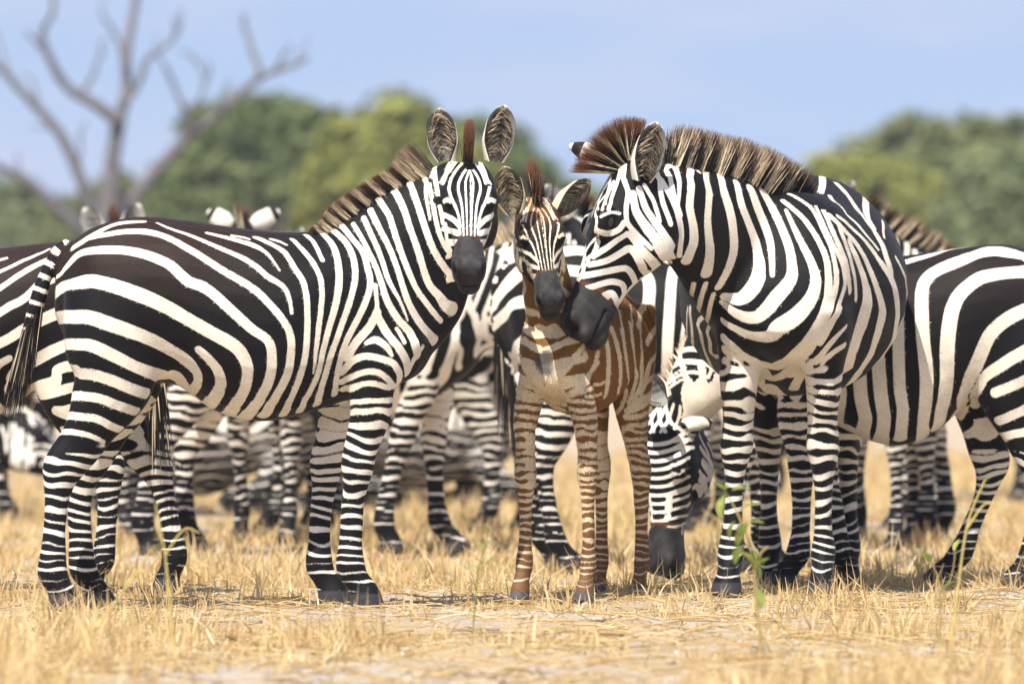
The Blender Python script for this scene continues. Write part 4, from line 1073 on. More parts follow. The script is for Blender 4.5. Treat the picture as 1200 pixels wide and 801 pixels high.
BARS_FACE_D = bars('''1:982,-230,530,72 976,-142,525,72 951,-117,519,72 922,-99,518,73 889,-88,525,75 853,-93,546,72 815,-93,572,84|1:986,-231,500,69 976,-135,494,69 951,-110,488,68 922,-93,488,69
889,-82,495,70 853,-84,514,69 814,-109,538,71|1:1000,-145,472,75 976,-130,463,69 951,-108,457,68 922,-90,457,68 889,-78,464,71 853,-65,482,98 814,-99,504,69|1:1000,-131,441,66
976,-128,432,66 951,-109,426,66 922,-91,426,65 889,-75,433,66 854,-47,450,66 815,-92,470,66|1:1000,-130,410,66 976,-132,401,69 951,-112,395,66 922,-94,395,65 889,-80,402,65
854,-45,418,67 815,-95,435,67|1:1000,-145,378,132 976,-140,369,69 951,-115,364,63 922,-98,364,62 889,-86,370,62 853,-58,385,109 814,-103,401,66|1:969,-221,357,64 975,-161,338,65
951,-118,332,63 921,-99,333,62 889,-90,339,62 853,-93,352,67 814,-121,367,72|1:963,-134,324,105 958,-130,311,91 951,-121,301,61 921,-99,302,59 889,-92,308,59 852,-101,319,61
813,-144,332,64|1:957,-134,293,118 952,-127,278,114 950,-123,270,60 922,-97,272,59 889,-92,277,59 852,-107,287,61 812,-171,297,62|1:953,-129,253,130 952,-125,244,85 951,-120,239,56
922,-93,241,56 889,-91,246,56 852,-115,254,57 816,-237,264,58|1:957,-127,215,82 957,-123,210,58 951,-109,208,56 922,-88,210,57 889,-87,215,56 852,-120,222,57
828,-229,235,58|1:963,-124,185,122 964,-122,181,54 951,-100,178,53 922,-81,180,54 889,-79,184,53 852,-114,189,53 845,-131,192,53|1:969,-124,155,79 970,-121,151,53 951,-92,147,53
922,-75,149,54 890,-71,154,53 852,-101,157,53 840,-129,156,53|1:976,-231,558,61 969,-162,586,69 950,-156,612,91 936,-172,642,64 923,-238,673,63|1:956,-134,562,74 937,-129,587,71
919,-132,612,70 907,-139,639,86 897,-135,668,99|1:920,-110,562,64 903,-111,587,62 889,-114,612,69 880,-108,637,75 873,-100,662,79|1:870,-99,575,57 860,-96,597,59 852,-85,619,63
850,-78,638,69 849,-75,656,73''')
# ---------------------------------------------------------------- the herd
def rot(yaw, v):
    c, s_ = math.cos(yaw), math.sin(yaw)
    return V3(c * v[0] + s_ * v[1], -s_ * v[0] + c * v[1], v[2])     # world direction -> local

def loc(root, yaw, p):
    return rot(yaw, V3(*p) - V3(*root))

HERD = 'zebras of the herd'

def adult(name, root, yaw, s, O, a, n, vox=.013, wide=1.0, deep=0.0, rise=0.0, dxs=(0, 0, 0, 0), dys=(0, 0, 0, 0), neck=None, mid=None, tail=True, grazing=False, base=(.40, 0, 1.0), hs=1.0, brown=.4, ears=None, tailpts=None, **kw):
    """dxs: foot offsets of left fore, right fore, left hind, right hind"""
    spec = dict(scale=s, vox=vox, brown=brown, grazing=grazing,
        torso=torso_rows(s, wide, deep, rise, deep_at=kw.get('deep_at', 310)), neck=neck or neck_auto(O, a, n, s, base, mid), head=head_rows(O, a, n, s * hs),
        legs=[leg_rows(FORE, 1, s, dxs[0], dys[0], **kw.get('fl', {})), leg_rows(FORE, -1, s, dxs[1], dys[1], **kw.get('fr', {})), leg_rows(HIND, 1, s, dxs[2], dys[2], **kw.get('hl', {})), leg_rows(HIND, -1, s, dxs[3], dys[3], **kw.get('hr', {}))],
        tail=tail_rows(s, tailpts) if tail else None, ears=ears)
    return build_zebra(name, root, yaw, spec)

def label(z, text, cat='zebra', group=HERD):
    tag(z.root, text, cat, group)

# ---- the large zebra on the left, side on, looking into the lens
yaw = R(5)
rootA = V3((280 - 600) / FOC * 22, 22, 0)
aA, nA = rot(yaw, (0.0, -.69, -.724)), rot(yaw, (0.0, -.724, .69))
pollA = V3(ax(552), .03, az(186))
OA = pollA - nA * .05
neckA = []
for u, v, h, y, l, up in ((425, 372, 92, 0, .17, (-.5, 0, .87)), (463, 324, 93, 0, .14, (-.75, 0, .66)), (493, 286, 79, 0, .118, (-.75, 0, .66)), (521, 252, 61, .01, .102, (-.72, 0, .7)), (541, 229, 46, 0, .09, (-.6, -.1, .8)), (552, 219, 36, -.04, .078, (-.3, -.4, .85))):
    neckA.append((ax(u), y, az(v)) + up + (l, h / 350, h / 350))
earsA = []
for (bu_, bv, tu, tv, ox) in ((524, 190, 515, 128, -.25), (581, 190, 592, 124, .25)):
    earsA.append((V3(ax(bu_), .03, az(bv)), V3(ax(tu), .0, az(tv)), rot(yaw, (ox, -1, .1)), .092))
zA = adult('zebra', rootA, yaw, 1.0, OA, aA, nA, vox=.0046, hs=.89, neck=neckA, ears=earsA, dxs=(0, 0, .12, 0), fl=dict(xo=-.09), brown=.9)
mA = Marks(zA, BARS_BODY_A); fA = Marks(zA, BARS_FACE_A, 'head'); nA_ = Marks(zA, BARS_NECK_A, 'neck')
MARKS = dict(A=mA, FA=fA)
# the cheeks it turns away keep the usual bars
paint(zA, [mA, nA_, fA], seed=1.3, wf=1.08)
fur(zA, 100000, .0075)
finish_zebra(zA, mane_h=.07, crest_h=.16, mane_t1=.9, fr_w=.006, strands=9000, tuft_len=.22, tuft_dir=(-.1, 0, -1), tip=(.15, 1.0))
label(zA, 'large zebra standing side on at the left, turning its head to face the camera')

# ---- the large zebra on the right, facing the camera, neck turned so the head nuzzles the foal
yaw = R(-96.5); s = 1.12
rootC = V3(1.0, 23.3, 0)
L_ = lambda u, v, Y: loc(rootC, yaw, P(u, v, Y))
aC, nC = rot(yaw, (-.37, -.10, -.92)), rot(yaw, (-.90, -.22, .38))
nC = nC - aC * (nC @ aC) / (aC @ aC); nC /= np.linalg.norm(nC)
OC = L_(733, 186, 22.45) - nC * .055
neckC = []
for u, v, Y, h, l, up in ((935, 352, 23.15, .31, .19, (.15, .3, .9)), (890, 316, 22.95, .285, .165, (.35, .1, .9)), (853, 285, 22.75, .24, .135, (.3, 0, .95)), (822, 264, 22.62, .20, .115, (.1, 0, 1)), (794, 246, 22.52, .165, .10, (-.1, 0, 1)), (768, 232, 22.47, .135, .088, (-.3, 0, .95))):
    neckC.append(tuple(L_(u, v, Y)) + tuple(rot(yaw, up)) + (l, h, h))
earsC = [(L_(752, 212, 22.36), L_(769, 143, 22.33), rot(yaw, (.45, -.9, .1)), .098), (L_(728, 195, 22.56), L_(667, 170, 22.62), rot(yaw, (-.5, .6, .3)), .062)]
zC = adult('zebra', rootC, yaw, s, OC, aC, nC, vox=.0048, neck=neckC, ears=earsC, wide=1.27, rise=.05, dxs=(0, .08, -.04, .05), dys=(0, -.06, 0, 0), fl=dict(y0=.115), fr=dict(y0=.115), hl=dict(y0=.13), hr=dict(y0=.12), brown=.2)
mC = Marks(zC, BARS_BODY_C); fC = Marks(zC, BARS_FACE_C, 'head')
keepA = ('torso', 'hl', 'hr')
MARKS['C'] = mC; MARKS['FC'] = fC
nFar = nA_.where(lambda c: abs(c[2]) > .3 and c[1] > .78, True); nFar.sides = (1,)
paint(zC, [mC, fC, nFar], seed=2.1)
fur(zC, 100000, .0075)
finish_zebra(zC, mane_h=.122, crest_h=.135, fan=True, mane_side=1, strands=12000, tuft=False, tip=(.2, .85), mane_t0=.2)
label(zC, 'large zebra at the right facing the camera, neck bent aside to nuzzle the brown foal')

# ---- the foal
yaw = R(-112)
rootB = V3(.25, 22.75, 0)
L_ = lambda u, v, Y: loc(rootB, yaw, P(u, v, Y))
torsoB = []
for u, t, b, w in TORSO:
    zt, zb = .635 + (az(t) - .62) * .64, .635 + (az(b) - .62) * .64
    zc = (zt + zb) / 2
    torsoB.append((ax(u) * .60, 0, zc, 0, 0, 1, w * .60, zt - zc, zc - zb))
def foal_leg(table, side, dx=0, dy=0, y0=.085, th=.72):
    rows = leg_rows(table, side, 1.0, dx, dy, y0)
    if table is FORE:                              # the shoulder leans in under the withers
        r0, r1 = rows[1], rows[2]
        top = (r0[0], r0[1] * .45, r0[2] + .10) + r0[3:6] + tuple(x * .75 for x in r0[6:])
        rows = [top, (r0[0], r0[1] * .66, r0[2] + .02) + r0[3:6] + tuple(x * .9 for x in r0[6:]), (r1[0], r1[1] * .86) + r1[2:]] + rows[3:]
    return [(r[0] * .60 + (dx * .4 * (1 - r[2] / az(table[0][0]))), r[1], r[2] * .93) + r[3:6] + tuple(x * (th if r[2] < .5 else th * .95) for x in r[6:]) for r in rows]
aB, nB = rot(yaw, (.13, -.60, -.79)), rot(yaw, (.07, -.79, .60))
OB = L_(627, 229, 22.36) - nB * .045
neckB = []
for u, v, Y, h, l, up in ((675, 420, 22.72, .17, .12, (.5, .6, .6)), (660, 392, 22.60, .145, .098, (.5, .7, .5)), (645, 350, 22.50, .118, .085, (.3, .85, .4)), (636, 305, 22.42, .10, .075, (.15, .9, .4)), (631, 274, 22.37, .085, .068, (.0, .8, .6)), (630, 262, 22.33, .07, .06, (0, .5, .8))):
    neckB.append(tuple(L_(u, v, Y)) + tuple(rot(yaw, up)) + (l, h, h))
earsB = [(L_(603, 250, 22.33), L_(591, 195, 22.30), rot(yaw, (-.2, -1, .1)), .088), (L_(652, 248, 22.38), L_(692, 211, 22.42), rot(yaw, (.55, -.75, -.35)), .080)]
def foal_patch(z, st, wc, bc):
    # grey-brown patch on the breast
    p = loc(rootB, R(-112), P(633, 425, 22.35))
    d = np.linalg.norm((z.V - p) * np.array([.6, 1.1, 1]), axis=1) + .012 * vnoise(z.V, 45, 2)
    k = np.clip((.058 - d) / .012, 0, 1)
    g = np.array((.14, .125, .11))
    return st, wc * (1 - k[:, None]) + (g * (1 + .9 * np.clip(vnoise(z.V, 90, 4), 0, 1))[:, None]) * k[:, None], bc * (1 - k[:, None]) + g * .6 * k[:, None]
specB = dict(scale=.70, vox=.0040, torso=torsoB, neck=neckB, head=head_rows(OB, aB, nB, .79), legs=[foal_leg(FORE, 1, .0, 0, .10), foal_leg(FORE, -1, .05, -.02, .10), foal_leg(HIND, 1, .02, 0, .075), foal_leg(HIND, -1, .06, 0, .06)], tail=[(r[0] * .6 + .02, r[1], .635 + (r[2] - .62) * .64) + r[3:6] + tuple(x * .6 for x in r[6:]) for r in tail_rows(1.0)], ears=earsB, ear_tint=(1.0, .9, .68), shoulder=False, patch=foal_patch, hoof=(.10, .10, .115))
zB = build_zebra('zebra_foal', rootB, yaw, specB)
mB = Marks(zB, BARS_BODY_B)
MARKS['B'] = mB
paint(zB, [mB, fA, fC.where(lambda c: abs(c[2]) > .8 and c[3] < .1)], seed=4.2, foal=True, rings_top=1.02, hind_top=.86, wf=1.0)
fur(zB, 90000, .0095, .5)
finish_zebra(zB, mane_h=.07, crest_h=.21, fr_w=.009, strands=3000, tuft_len=.2, tip=(.8, 1.0))
tag(zB.root, 'brown striped zebra foal standing between the two large zebras, nose to nose with one', 'foal', HERD)
# ---- the zebra behind on the right, body side on, head down grazing behind the foal
yaw = R(180); s = .95
rootD = V3(1.46, 23.8, 0)
L_ = lambda u, v, Y: loc(rootD, yaw, P(u, v, Y))
aD, nD = rot(yaw, (-.05, -.14, -.98)), rot(yaw, (-.5, -.85, .15))
OD = L_(785, 480, 24.0)
zD = adult('zebra', rootD, yaw, s, OD, aD, nD, vox=.009, deep=.085, dxs=(.1, -.1, .22, .50), mid=(.78 * s, .0, .98 * s), grazing=True, tail=True, hs=1.12,
    ears=[(L_(801, 500, 23.66), L_(834, 492, 23.75), rot(yaw, (.0, .6, -.8)), .058), (L_(780, 470, 23.75), L_(752, 440, 23.8), rot(yaw, (-.4, -.8, .2)), .085)])
mD = Marks(zD, BARS_BODY_D)
MARKS['D'] = mD
NH = ('neck', 'head')
neckA_ = nA_
fD = Marks(zD, BARS_FACE_D, 'head')
paint(zD, [mD, nA_.only(('neck',)), fD, fC.where(lambda c: abs(c[2]) > .9 and c[3] < -.2)], seed=6.1)
fur(zD, 60000, .008)
finish_zebra(zD, strands=700, mane_h=.05, fringe=False)
label(zD, 'broad striped, pale bellied zebra behind at the right, lowered head grazing behind the foal')

def herd_member(name, text, root, yaw_deg, s, poll, axis, nrm, marks, seed, warp=.03, wf=1.0, vox=.013, strands=600, group=HERD, mane_h=.10, crest_h=.15, wrows=True, **kw):
    yaw = R(yaw_deg)
    a, n = rot(yaw, axis), rot(yaw, nrm)
    n = n - a * (n @ a) / (a @ a); n /= np.linalg.norm(n)
    O = loc(root, yaw, poll) - n * .05 * s
    z = adult(name, root, yaw, s, O, a, n, vox=vox, **kw)
    paint(z, marks, seed=seed, warp=warp, wf=wf, hind_top=.56 if marks is mAll else .74)
    finish_zebra(z, strands=strands, mane_h=mane_h, crest_h=crest_h)
    label(z, text)
    return z

fS = fC.where(lambda c: abs(c[2]) > .8 and c[3] < .1)
mAll = [mA, nA_, fA, fS]
mDfull = [mD, nA_, fA, fS]
mSide = [mA, nA_, fC]
# far left, rump and tail behind the big left zebra
herd_member('zebra', 'zebra cut off by the left edge, rump partly behind the big left zebra', V3(-1.90, 23.25, 0), 180, .95, P(-180, 230, 23.2), (-.5, -.2, -.85), (-.8, -.2, .5), mAll, 7.0, .02, 1.05,
    vox=.010, dxs=(0, 0, .16, -.13), brown=.9, tailpts=[(84, 286, 10), (66, 300, 9), (55, 330, 8.5), (50, 365, 8), (48, 400, 8), (46, 430, 8), (46, 455, 6)])
# right facing, neck behind the left zebra's muzzle
herd_member('zebra', 'blurred zebra facing right, neck rising between the left zebra and the foal', V3(-.793, 27.4, 0), 0, 1.04, P(680, 250, 27.3), (.55, -.45, -.75), (.6, -.35, .6), mDfull, 8.0, .015, .85,
    deep=.12, deep_at=375, dxs=(.12, -.14, .08, -.1), mid=(.72, 0, 1.03))
# right facing, rump beside the foal
herd_member('zebra', 'blurred zebra facing right behind the foal, striped rump and tail beside the foal', V3(.535, 25.5, 0), 0, .97, P(990, 262, 25.5), (.5, 0, -.85), (.85, 0, .5), mDfull, 9.0, .02, 1.0,
    dxs=(.1, -.05, .22, .28), tailpts=[(84, 286, 10), (70, 300, 9), (64, 330, 8.5), (66, 370, 8), (74, 410, 8), (86, 450, 8), (96, 475, 6)])
# left facing, under the neck
herd_member('zebra', 'blurred zebra facing left, hindquarters showing under the neck of the right facing one', V3(-.62, 30.2, 0), 180, 1.0, P(330, 300, 30), (-.5, -.2, -.85), (-.8, -.2, .5), mDfull, 10.0, .02, 1.0, deep=.10, dxs=(.1, -.1, .12, -.08))
# two heads above the back of the left zebra
herd_member('zebra', 'far zebra whose ears and dark crest show above the left zebra, nearest its tail', V3(-1.72, 30.0, 0), -75, 1.0, P(133, 272, 29.5), (.1, -.5, -.85), (0, -.85, .5), mAll, 11.0, .03)
herd_member('zebra', 'far zebra whose spread ears and brown crest show above the left zebra, mid back', V3(-1.02, 29.3, 0), -100, 1.0, P(283, 270, 28.6), (.15, .3, -.9), (0, .9, .3), mAll, 12.0, .03, ears=[(loc(V3(-1.02, 29.3, 0), R(-100), P(271, 264, 28.6)), loc(V3(-1.02, 29.3, 0), R(-100), P(243, 247, 28.6)), rot(R(-100), (.1, 1, -.2)), .07), (loc(V3(-1.02, 29.3, 0), R(-100), P(296, 264, 28.6)), loc(V3(-1.02, 29.3, 0), R(-100), P(328, 247, 28.6)), rot(R(-100), (-.1, 1, -.2)), .07)], dxs=(.1, -.1, .1, -.1))
# facing the camera behind the barrel of the right hand zebra
herd_member('zebra', 'blurred zebra showing only two front legs under the belly of the grazing one', V3(1.58, 28.6, 0), -98, .95, P(1005, 300, 28.1), (-.2, -.4, -.9), (-.3, -.85, .4), mAll, 13.0, .03)
# left facing with its mane above the broad striped back
herd_member('zebra', 'far zebra facing left, upright mane showing above the back of the grazing one', V3(2.24, 29.2, 0), 180, 1.0, P(975, 245, 29.1), (-.55, -.1, -.8), (-.8, -.1, .55), mAll, 14.0, .03, dxs=(.05, -.08, .1, -.1), mane_h=.12)
# far left grazing
herd_member('zebra', 'far blurred zebra grazing at the left edge with its head low', V3(-2.88, 32.5, 0), 0, .95, P(18, 478, 32.4), (.72, -.2, -.62), (.62, -.1, .75), mAll, 15.0, .03, mid=(.85, 0, .8), grazing=True)

herd_member('zebra', 'far blurred zebra facing left, legs showing between the grazing head and the right zebra', V3(1.30, 31.0, 0), 180, 1.0, P(740, 300, 30.9), (-.5, -.1, -.8), (-.8, -.1, .55), mAll, 17.0, .03, dxs=(.05, -.08, .1, -.1))
herd_member('zebra', 'farthest blurred zebra facing the camera behind the front legs of the left zebra', V3(-.80, 36.0, 0), -80, 1.0, P(455, 300, 35.5), (.1, -.5, -.85), (0, -.85, .5), mAll, 18.0, .03)
herd_member('zebra', 'farthest blurred zebra with lowered head seen between the legs of the right zebra', V3(2.25, 36.5, 0), 180, .95, P(890, 520, 36.3), (-.5, -.2, -.8), (-.8, -.2, .4), mAll, 19.0, .03, mid=(.85, 0, .8), grazing=True)

# zebras lying down far behind, legs folded
def folded(x, side, sgn):
    pts = [(x, side * .14, .28, .10), (x + sgn * .12, side * .22, .12, .075), (x + sgn * .30, side * .24, .07, .055), (x + sgn * .12, side * .25, .055, .042), (x - sgn * .05, side * .24, .05, .042), (x - sgn * .12, side * .24, .04, .04)]
    return [(p[0], p[1], p[2], 0, 0, 1, p[3], p[3], p[3]) for p in pts]
def lying(text, root, yaw_deg, seed):
    yaw = R(yaw_deg); s = .95
    tk = [(r[0], r[1], r[2] - .50) + r[3:] for r in torso_rows(s)]
    a, n = rot(yaw, (-.6, -.3, -.7)), rot(yaw, (-.6, -.2, .7))
    O = V3(.80, -.05, .92)
    spec = dict(scale=s, vox=.014, torso=tk, neck=neck_auto(O, a, n, s, (.40, 0, .48)), head=head_rows(O, a, n, s), legs=[folded(.36, 1, 1), folded(.36, -1, 1), folded(-.42, 1, 1), folded(-.42, -1, 1)], tail=None, shoulder=False)
    z = build_zebra('zebra', root, yaw, spec)
    paint(z, [m.only(('torso', 'neck', 'head')) for m in mDfull], seed=seed, warp=.03, rings_top=-1, hind_top=-1)
    finish_zebra(z, strands=500, tuft=False)
    label(z, text)
lying('far blurred zebra lying down, seen under the belly of the left zebra', V3(-1.55, 34.0, 0), 170, 16.0)
lying('far blurred zebra lying down behind the front legs of the left zebra', V3(-.58, 35.2, 0), 20, 20.0)
def tube(pts, rad, nr=6):
    pts = np.asarray(pts, float); n = len(pts)
    T = np.gradient(pts, axis=0); T /= np.linalg.norm(T, axis=1, keepdims=True)
    ref = np.where(np.abs(T[:, 2:3]) > .9, np.array([[1., 0, 0]]), np.array([[0, 0, 1.]]))
    A = np.cross(T, ref); A /= np.linalg.norm(A, axis=1, keepdims=True); B = np.cross(T, A)
    th = np.linspace(0, 2 * np.pi, nr, endpoint=False)
    rad = np.broadcast_to(rad, n)
    v = pts[:, None] + rad[:, None, None] * (A[:, None] * np.cos(th)[None, :, None] + B[:, None] * np.sin(th)[None, :, None])
    i = np.arange(n - 1)[:, None] * nr; j = np.arange(nr)[None]
    q = np.stack([i + j, i + (j + 1) % nr, i + nr + (j + 1) % nr, i + nr + j], -1).reshape(-1, 4)
    return v.reshape(-1, 3), q

# ---------------------------------------------------------------- ground
def ground_height(x, y):
    return 0.012 * np.sin(x * 2.1 + 1.3 * np.sin(y * 1.1)) * np.sin(y * 1.7 + x * .6) - .006
M = Mat('savanna_ground')
p1 = M.noise(1.1, 4, .6); p2 = M.noise(9, 5, .65); p3 = M.noise(70, 4, .7)
dust = M.mix(M.rng(p3, .3, .7, 0, 1), (.40, .345, .29), (.56, .50, .43))
straw = M.mix(M.rng(p3, .3, .7, 0, 1), (.36, .25, .12), (.58, .44, .24))
f = M.rng(M.math('ADD', M.math('MULTIPLY', p1, .6), M.math('MULTIPLY', p2, .4)), .42, .58, 0, 1, True)
M.base(M.mix(f, dust, straw))
M.set(Roughness=.95, Specular_IOR_Level=.1)
M.bump(M.math('ADD', M.math('MULTIPLY', p2, .5), p3), .7, .03)
xs = np.concatenate([[-900, -300, -80, -25], np.linspace(-8, 8, 161), [25, 80, 300, 900]])
ys = np.concatenate([[-60, 0, 8], np.linspace(13, 45, 261), [60, 90, 150, 300, 700, 1800]])
X, Y = np.meshgrid(xs, ys)
Z = ground_height(X, Y) * np.clip((60 - Y) / 20, 0, 1)
nx, ny = len(xs), len(ys)
i = np.arange(ny - 1)[:, None] * nx + np.arange(nx - 1)[None, :]
gq = np.stack([i, i + 1, i + nx + 1, i + nx], -1).reshape(-1, 4)
ground = mesh_np('ground', np.stack([X, Y, Z], -1).reshape(-1, 3), [gq], M.m)
tag(ground, kind='structure')

# ---------------------------------------------------------------- dry grass
M = Mat('dry_grass')
h = M.attr('along')
tone = M.attr('tone')
c0 = M.mix(tone, (.43, .27, .10), (.78, .62, .34))
c0 = M.mix(M.rng(tone, .82, 1.0, 0, .8), c0, (.80, .72, .52))
c0 = M.mix(M.rng(tone, .0, .12, .7, 0), c0, (.30, .20, .10))
M.base(c0)
M.set(Roughness=.7, Specular_IOR_Level=.25)
tr = M.n('ShaderNodeBsdfTranslucent'); M.l(c0, tr.inputs['Color'])
mx = M.n('ShaderNodeMixShader'); mx.inputs[0].default_value = .3
M.l(M.b.outputs[0], mx.inputs[1]); M.l(tr.outputs[0], mx.inputs[2])
M.l(mx.outputs[0], M.t.nodes['Material Output'].inputs['Surface'])
GRASS = M.m

FEET = [tuple((z_.M @ Vector(z_.ch[k].c[-1]))[:2]) for z_ in (zA, zB, zC, zD) for k in ('fl', 'fr', 'hl', 'hr')]
def cover(x, y):
    """how thickly the grass stands, 0..1: bare dusty strips run across"""
    n_ = .5 + .5 * np.sin(x * 1.9 + 1.7 * np.sin(y * 1.3 + x * .4)) * np.sin(y * 1.5 + .8 * np.sin(x * 1.1))
    n2 = .5 + .5 * np.sin(x * 5.3 + 2 * np.sin(y * 4.1)) * np.sin(y * 4.7 + 1.5 * np.sin(x * 3.7))
    c = .65 * n_ + .35 * n2
    bare = np.exp(-((y - 21.2 - .25 * np.sin(x * 1.3)) / .75) ** 2) * .75 * np.clip((x + 1.6) / 1.2, .25, 1)
    bare = np.maximum(bare, np.exp(-((y - 17.2 - .3 * np.sin(x * 2)) / .6) ** 2) * np.clip((.9 - np.abs(x + .4)) / .6, 0, 1) * .85)
    return np.clip((c - .34) * 2.4 - bare + np.clip((y - 24) / 4, 0, .45), 0.02, 1)

def grass_field(name, ntuft, y0, y1, per, hmin, hmax, width, seed, lean=.6, feet=False):
    g = np.random.default_rng(seed)
    y = y0 + (y1 - y0) * g.random(ntuft) ** 1.0
    x = (g.random(ntuft) - .5) * (y * .172 + .7)
    fx = np.array(FEET)
    if feet:
        k = np.repeat(np.arange(len(fx)), 7)
        x = np.concatenate([x, fx[k, 0] + g.normal(0, .10, len(k))]); y = np.concatenate([y, fx[k, 1] - .05 + g.normal(0, .10, len(k))])
    keep = g.random(len(x)) < np.concatenate([cover(x[:ntuft], y[:ntuft]), np.ones(len(x) - ntuft)])
    x, y = x[keep], y[keep]
    cv = cover(x, y)
    n = len(x)
    th = (hmin + (hmax - hmin) * g.random(n) ** 2.2) * (.55 + .6 * cv)
    bx = np.repeat(x, per) + g.normal(0, .028, n * per)
    by = np.repeat(y, per) + g.normal(0, .028, n * per)
    hh = np.repeat(th, per) * g.uniform(.35, 1.1, n * per)
    az_ = g.uniform(0, 2 * np.pi, n * per)
    ln = np.abs(g.normal(0, lean, n * per)) * hh
    flat = g.random(n * per) < .33
    ln = np.where(flat, hh * g.uniform(1.2, 2.2, n * per), ln)
    up = np.where(flat, hh * g.uniform(.05, .35, n * per), hh * np.clip(1 - .25 * (ln / hh) ** 2, .3, 1))
    dx, dy = np.cos(az_) * ln, np.sin(az_) * ln
    z0 = ground_height(bx, by)
    w = width * g.uniform(.6, 1.3, n * per)
    sa = g.uniform(0, 2 * np.pi, n * per)
    sx, sy = np.cos(sa) * w, np.sin(sa) * w * .6
    rows = []
    for q, wq in ((0, 1), (.5, .8), (1, .12)):
        cx, cy, cz = bx + dx * q ** 1.7, by + dy * q ** 1.7, z0 - .004 + up * (q if q < 1 else 1 - .0)
        rows.append(np.stack([cx - sx * wq, cy - sy * wq, cz], -1)); rows.append(np.stack([cx + sx * wq, cy + sy * wq, cz], -1))
    v = np.stack(rows, 1).reshape(-1, 3)
    b = np.arange(n * per)[:, None] * 6
    f = np.concatenate([b + np.array([0, 1, 3, 2])[None], b + np.array([2, 3, 5, 4])[None]])
    o = mesh_np(name, v, [f], GRASS)
    tt = np.clip(np.repeat(g.random(n), per) * .55 + g.random(n * per) * .5, 0, 1)
    set_attr(o, 'tone', np.repeat(tt, 6)); set_attr(o, 'along', np.tile([0, 0, .5, .5, 1, 1], n * per))
    tag(o, 'dry yellow grass covering the ground', kind='stuff')
    return o
grass_field('dry_grass', 7000, 16.0, 24.5, 15, .03, .17, .0032, 11, lean=.9, feet=True)
grass_field('dry_grass', 14000, 24.0, 52.0, 12, .04, .15, .0050, 12, lean=.8)
grass_field('dry_grass', 9000, 16.0, 27.0, 5, .012, .05, .0032, 13, lean=2.4)

# fallen straws and clods on the bare dust
g = np.random.default_rng(14)
V_, Q_, o_ = [], [], 0
for i in range(2600):
    y = g.uniform(16.2, 25); x = (g.random() - .5) * (y * .165 + .3)
    an = g.uniform(0, np.pi); L = g.uniform(.05, .24); d = np.array([np.cos(an), np.sin(an), g.normal(0, .12)])
    z0 = ground_height(x, y) + .006
    pts = np.array([np.array([x, y, z0 + .004]) + d * L * (t - .5) + np.array([0, 0, .012 * np.sin(t * 3.1) * g.random()]) for t in (0, .35, .7, 1)])
    v, q = tube(pts, .0022 * g.uniform(.6, 1.3), 4)
    V_.append(v); Q_.append(q + o_); o_ += len(v)
o = mesh_np('fallen_straw', np.vstack(V_), [np.vstack(Q_)], GRASS)
set_attr(o, 'tone', np.repeat(g.random(2600), 16)); set_attr(o, 'along', np.zeros(o_))
tag(o, 'broken straws lying on the dusty ground', kind='stuff')
M = Mat('clod')
M.base(M.mix(M.rng(M.noise(30, 4), .3, .7, 0, 1), (.25, .20, .15), (.50, .44, .36))); M.set(Roughness=.95, Specular_IOR_Level=.1)
V_, Q_, T_, o_ = [], [], [], 0
for i in range(900):
    y = g.uniform(16.2, 24); x = (g.random() - .5) * (y * .165 + .3); r = .004 + .016 * g.random() ** 3
    v, q, t = ellipsoid((x, y, ground_height(x, y) + r * .3), np.array((1, .9, .6)) * r * g.uniform(.7, 1.3, 3), n=4)
    V_.append(v + g.normal(0, r * .12, v.shape)); Q_.append(q + o_); T_.append(t + o_); o_ += len(v)
o = mesh_np('clods', np.vstack(V_), [np.vstack(Q_), np.vstack(T_)], M.m)
tag(o, 'small clods of dry earth', kind='stuff')

# ---------------------------------------------------------------- green weeds
M = Mat('weed_leaf')
M.base(M.mix(M.rng(M.noise(40, 3), .35, .65, 0, 1), (.20, .27, .05), (.42, .46, .12)))
M.set(Roughness=.5)
tr = M.n('ShaderNodeBsdfTranslucent'); tr.inputs['Color'].default_value = (.35, .45, .08, 1)
mx = M.n('ShaderNodeMixShader'); mx.inputs[0].default_value = .35
M.l(M.b.outputs[0], mx.inputs[1]); M.l(tr.outputs[0], mx.inputs[2]); M.l(mx.outputs[0], M.t.nodes['Material Output'].inputs['Surface'])
LEAF = M.m
STEM = plain('weed_stem', (.34, .25, .10), .8, .2, .3, 60)

def join(parts):
    V, Q, o = [], [], 0
    for v, q in parts: V.append(v); Q.append(q + o); o += len(v)
    return np.vstack(V), np.vstack(Q)

def leaf(base, d, L, w, up=(0, 0, 1), curl=.25):
    d = V3(*d); d /= np.linalg.norm(d); s_ = np.cross(d, V3(*up)); s_ /= np.linalg.norm(s_) + 1e-9; u_ = np.cross(s_, d)
    V = []
    m = 7
    for i in range(m):
        t = i / (m - 1); ww = w * math.sin(math.pi * (t * .93 + .04)) ** .8
        c = V3(*base) + d * L * t - u_ * curl * L * t * t
        V += [c - s_ * ww + u_ * ww * .35, c, c + s_ * ww + u_ * ww * .35]
    q = [(i * 3 + j, i * 3 + j + 1, i * 3 + j + 4, i * 3 + j + 3) for i in range(m - 1) for j in (0, 1)]
    return np.array(V), np.array(q)

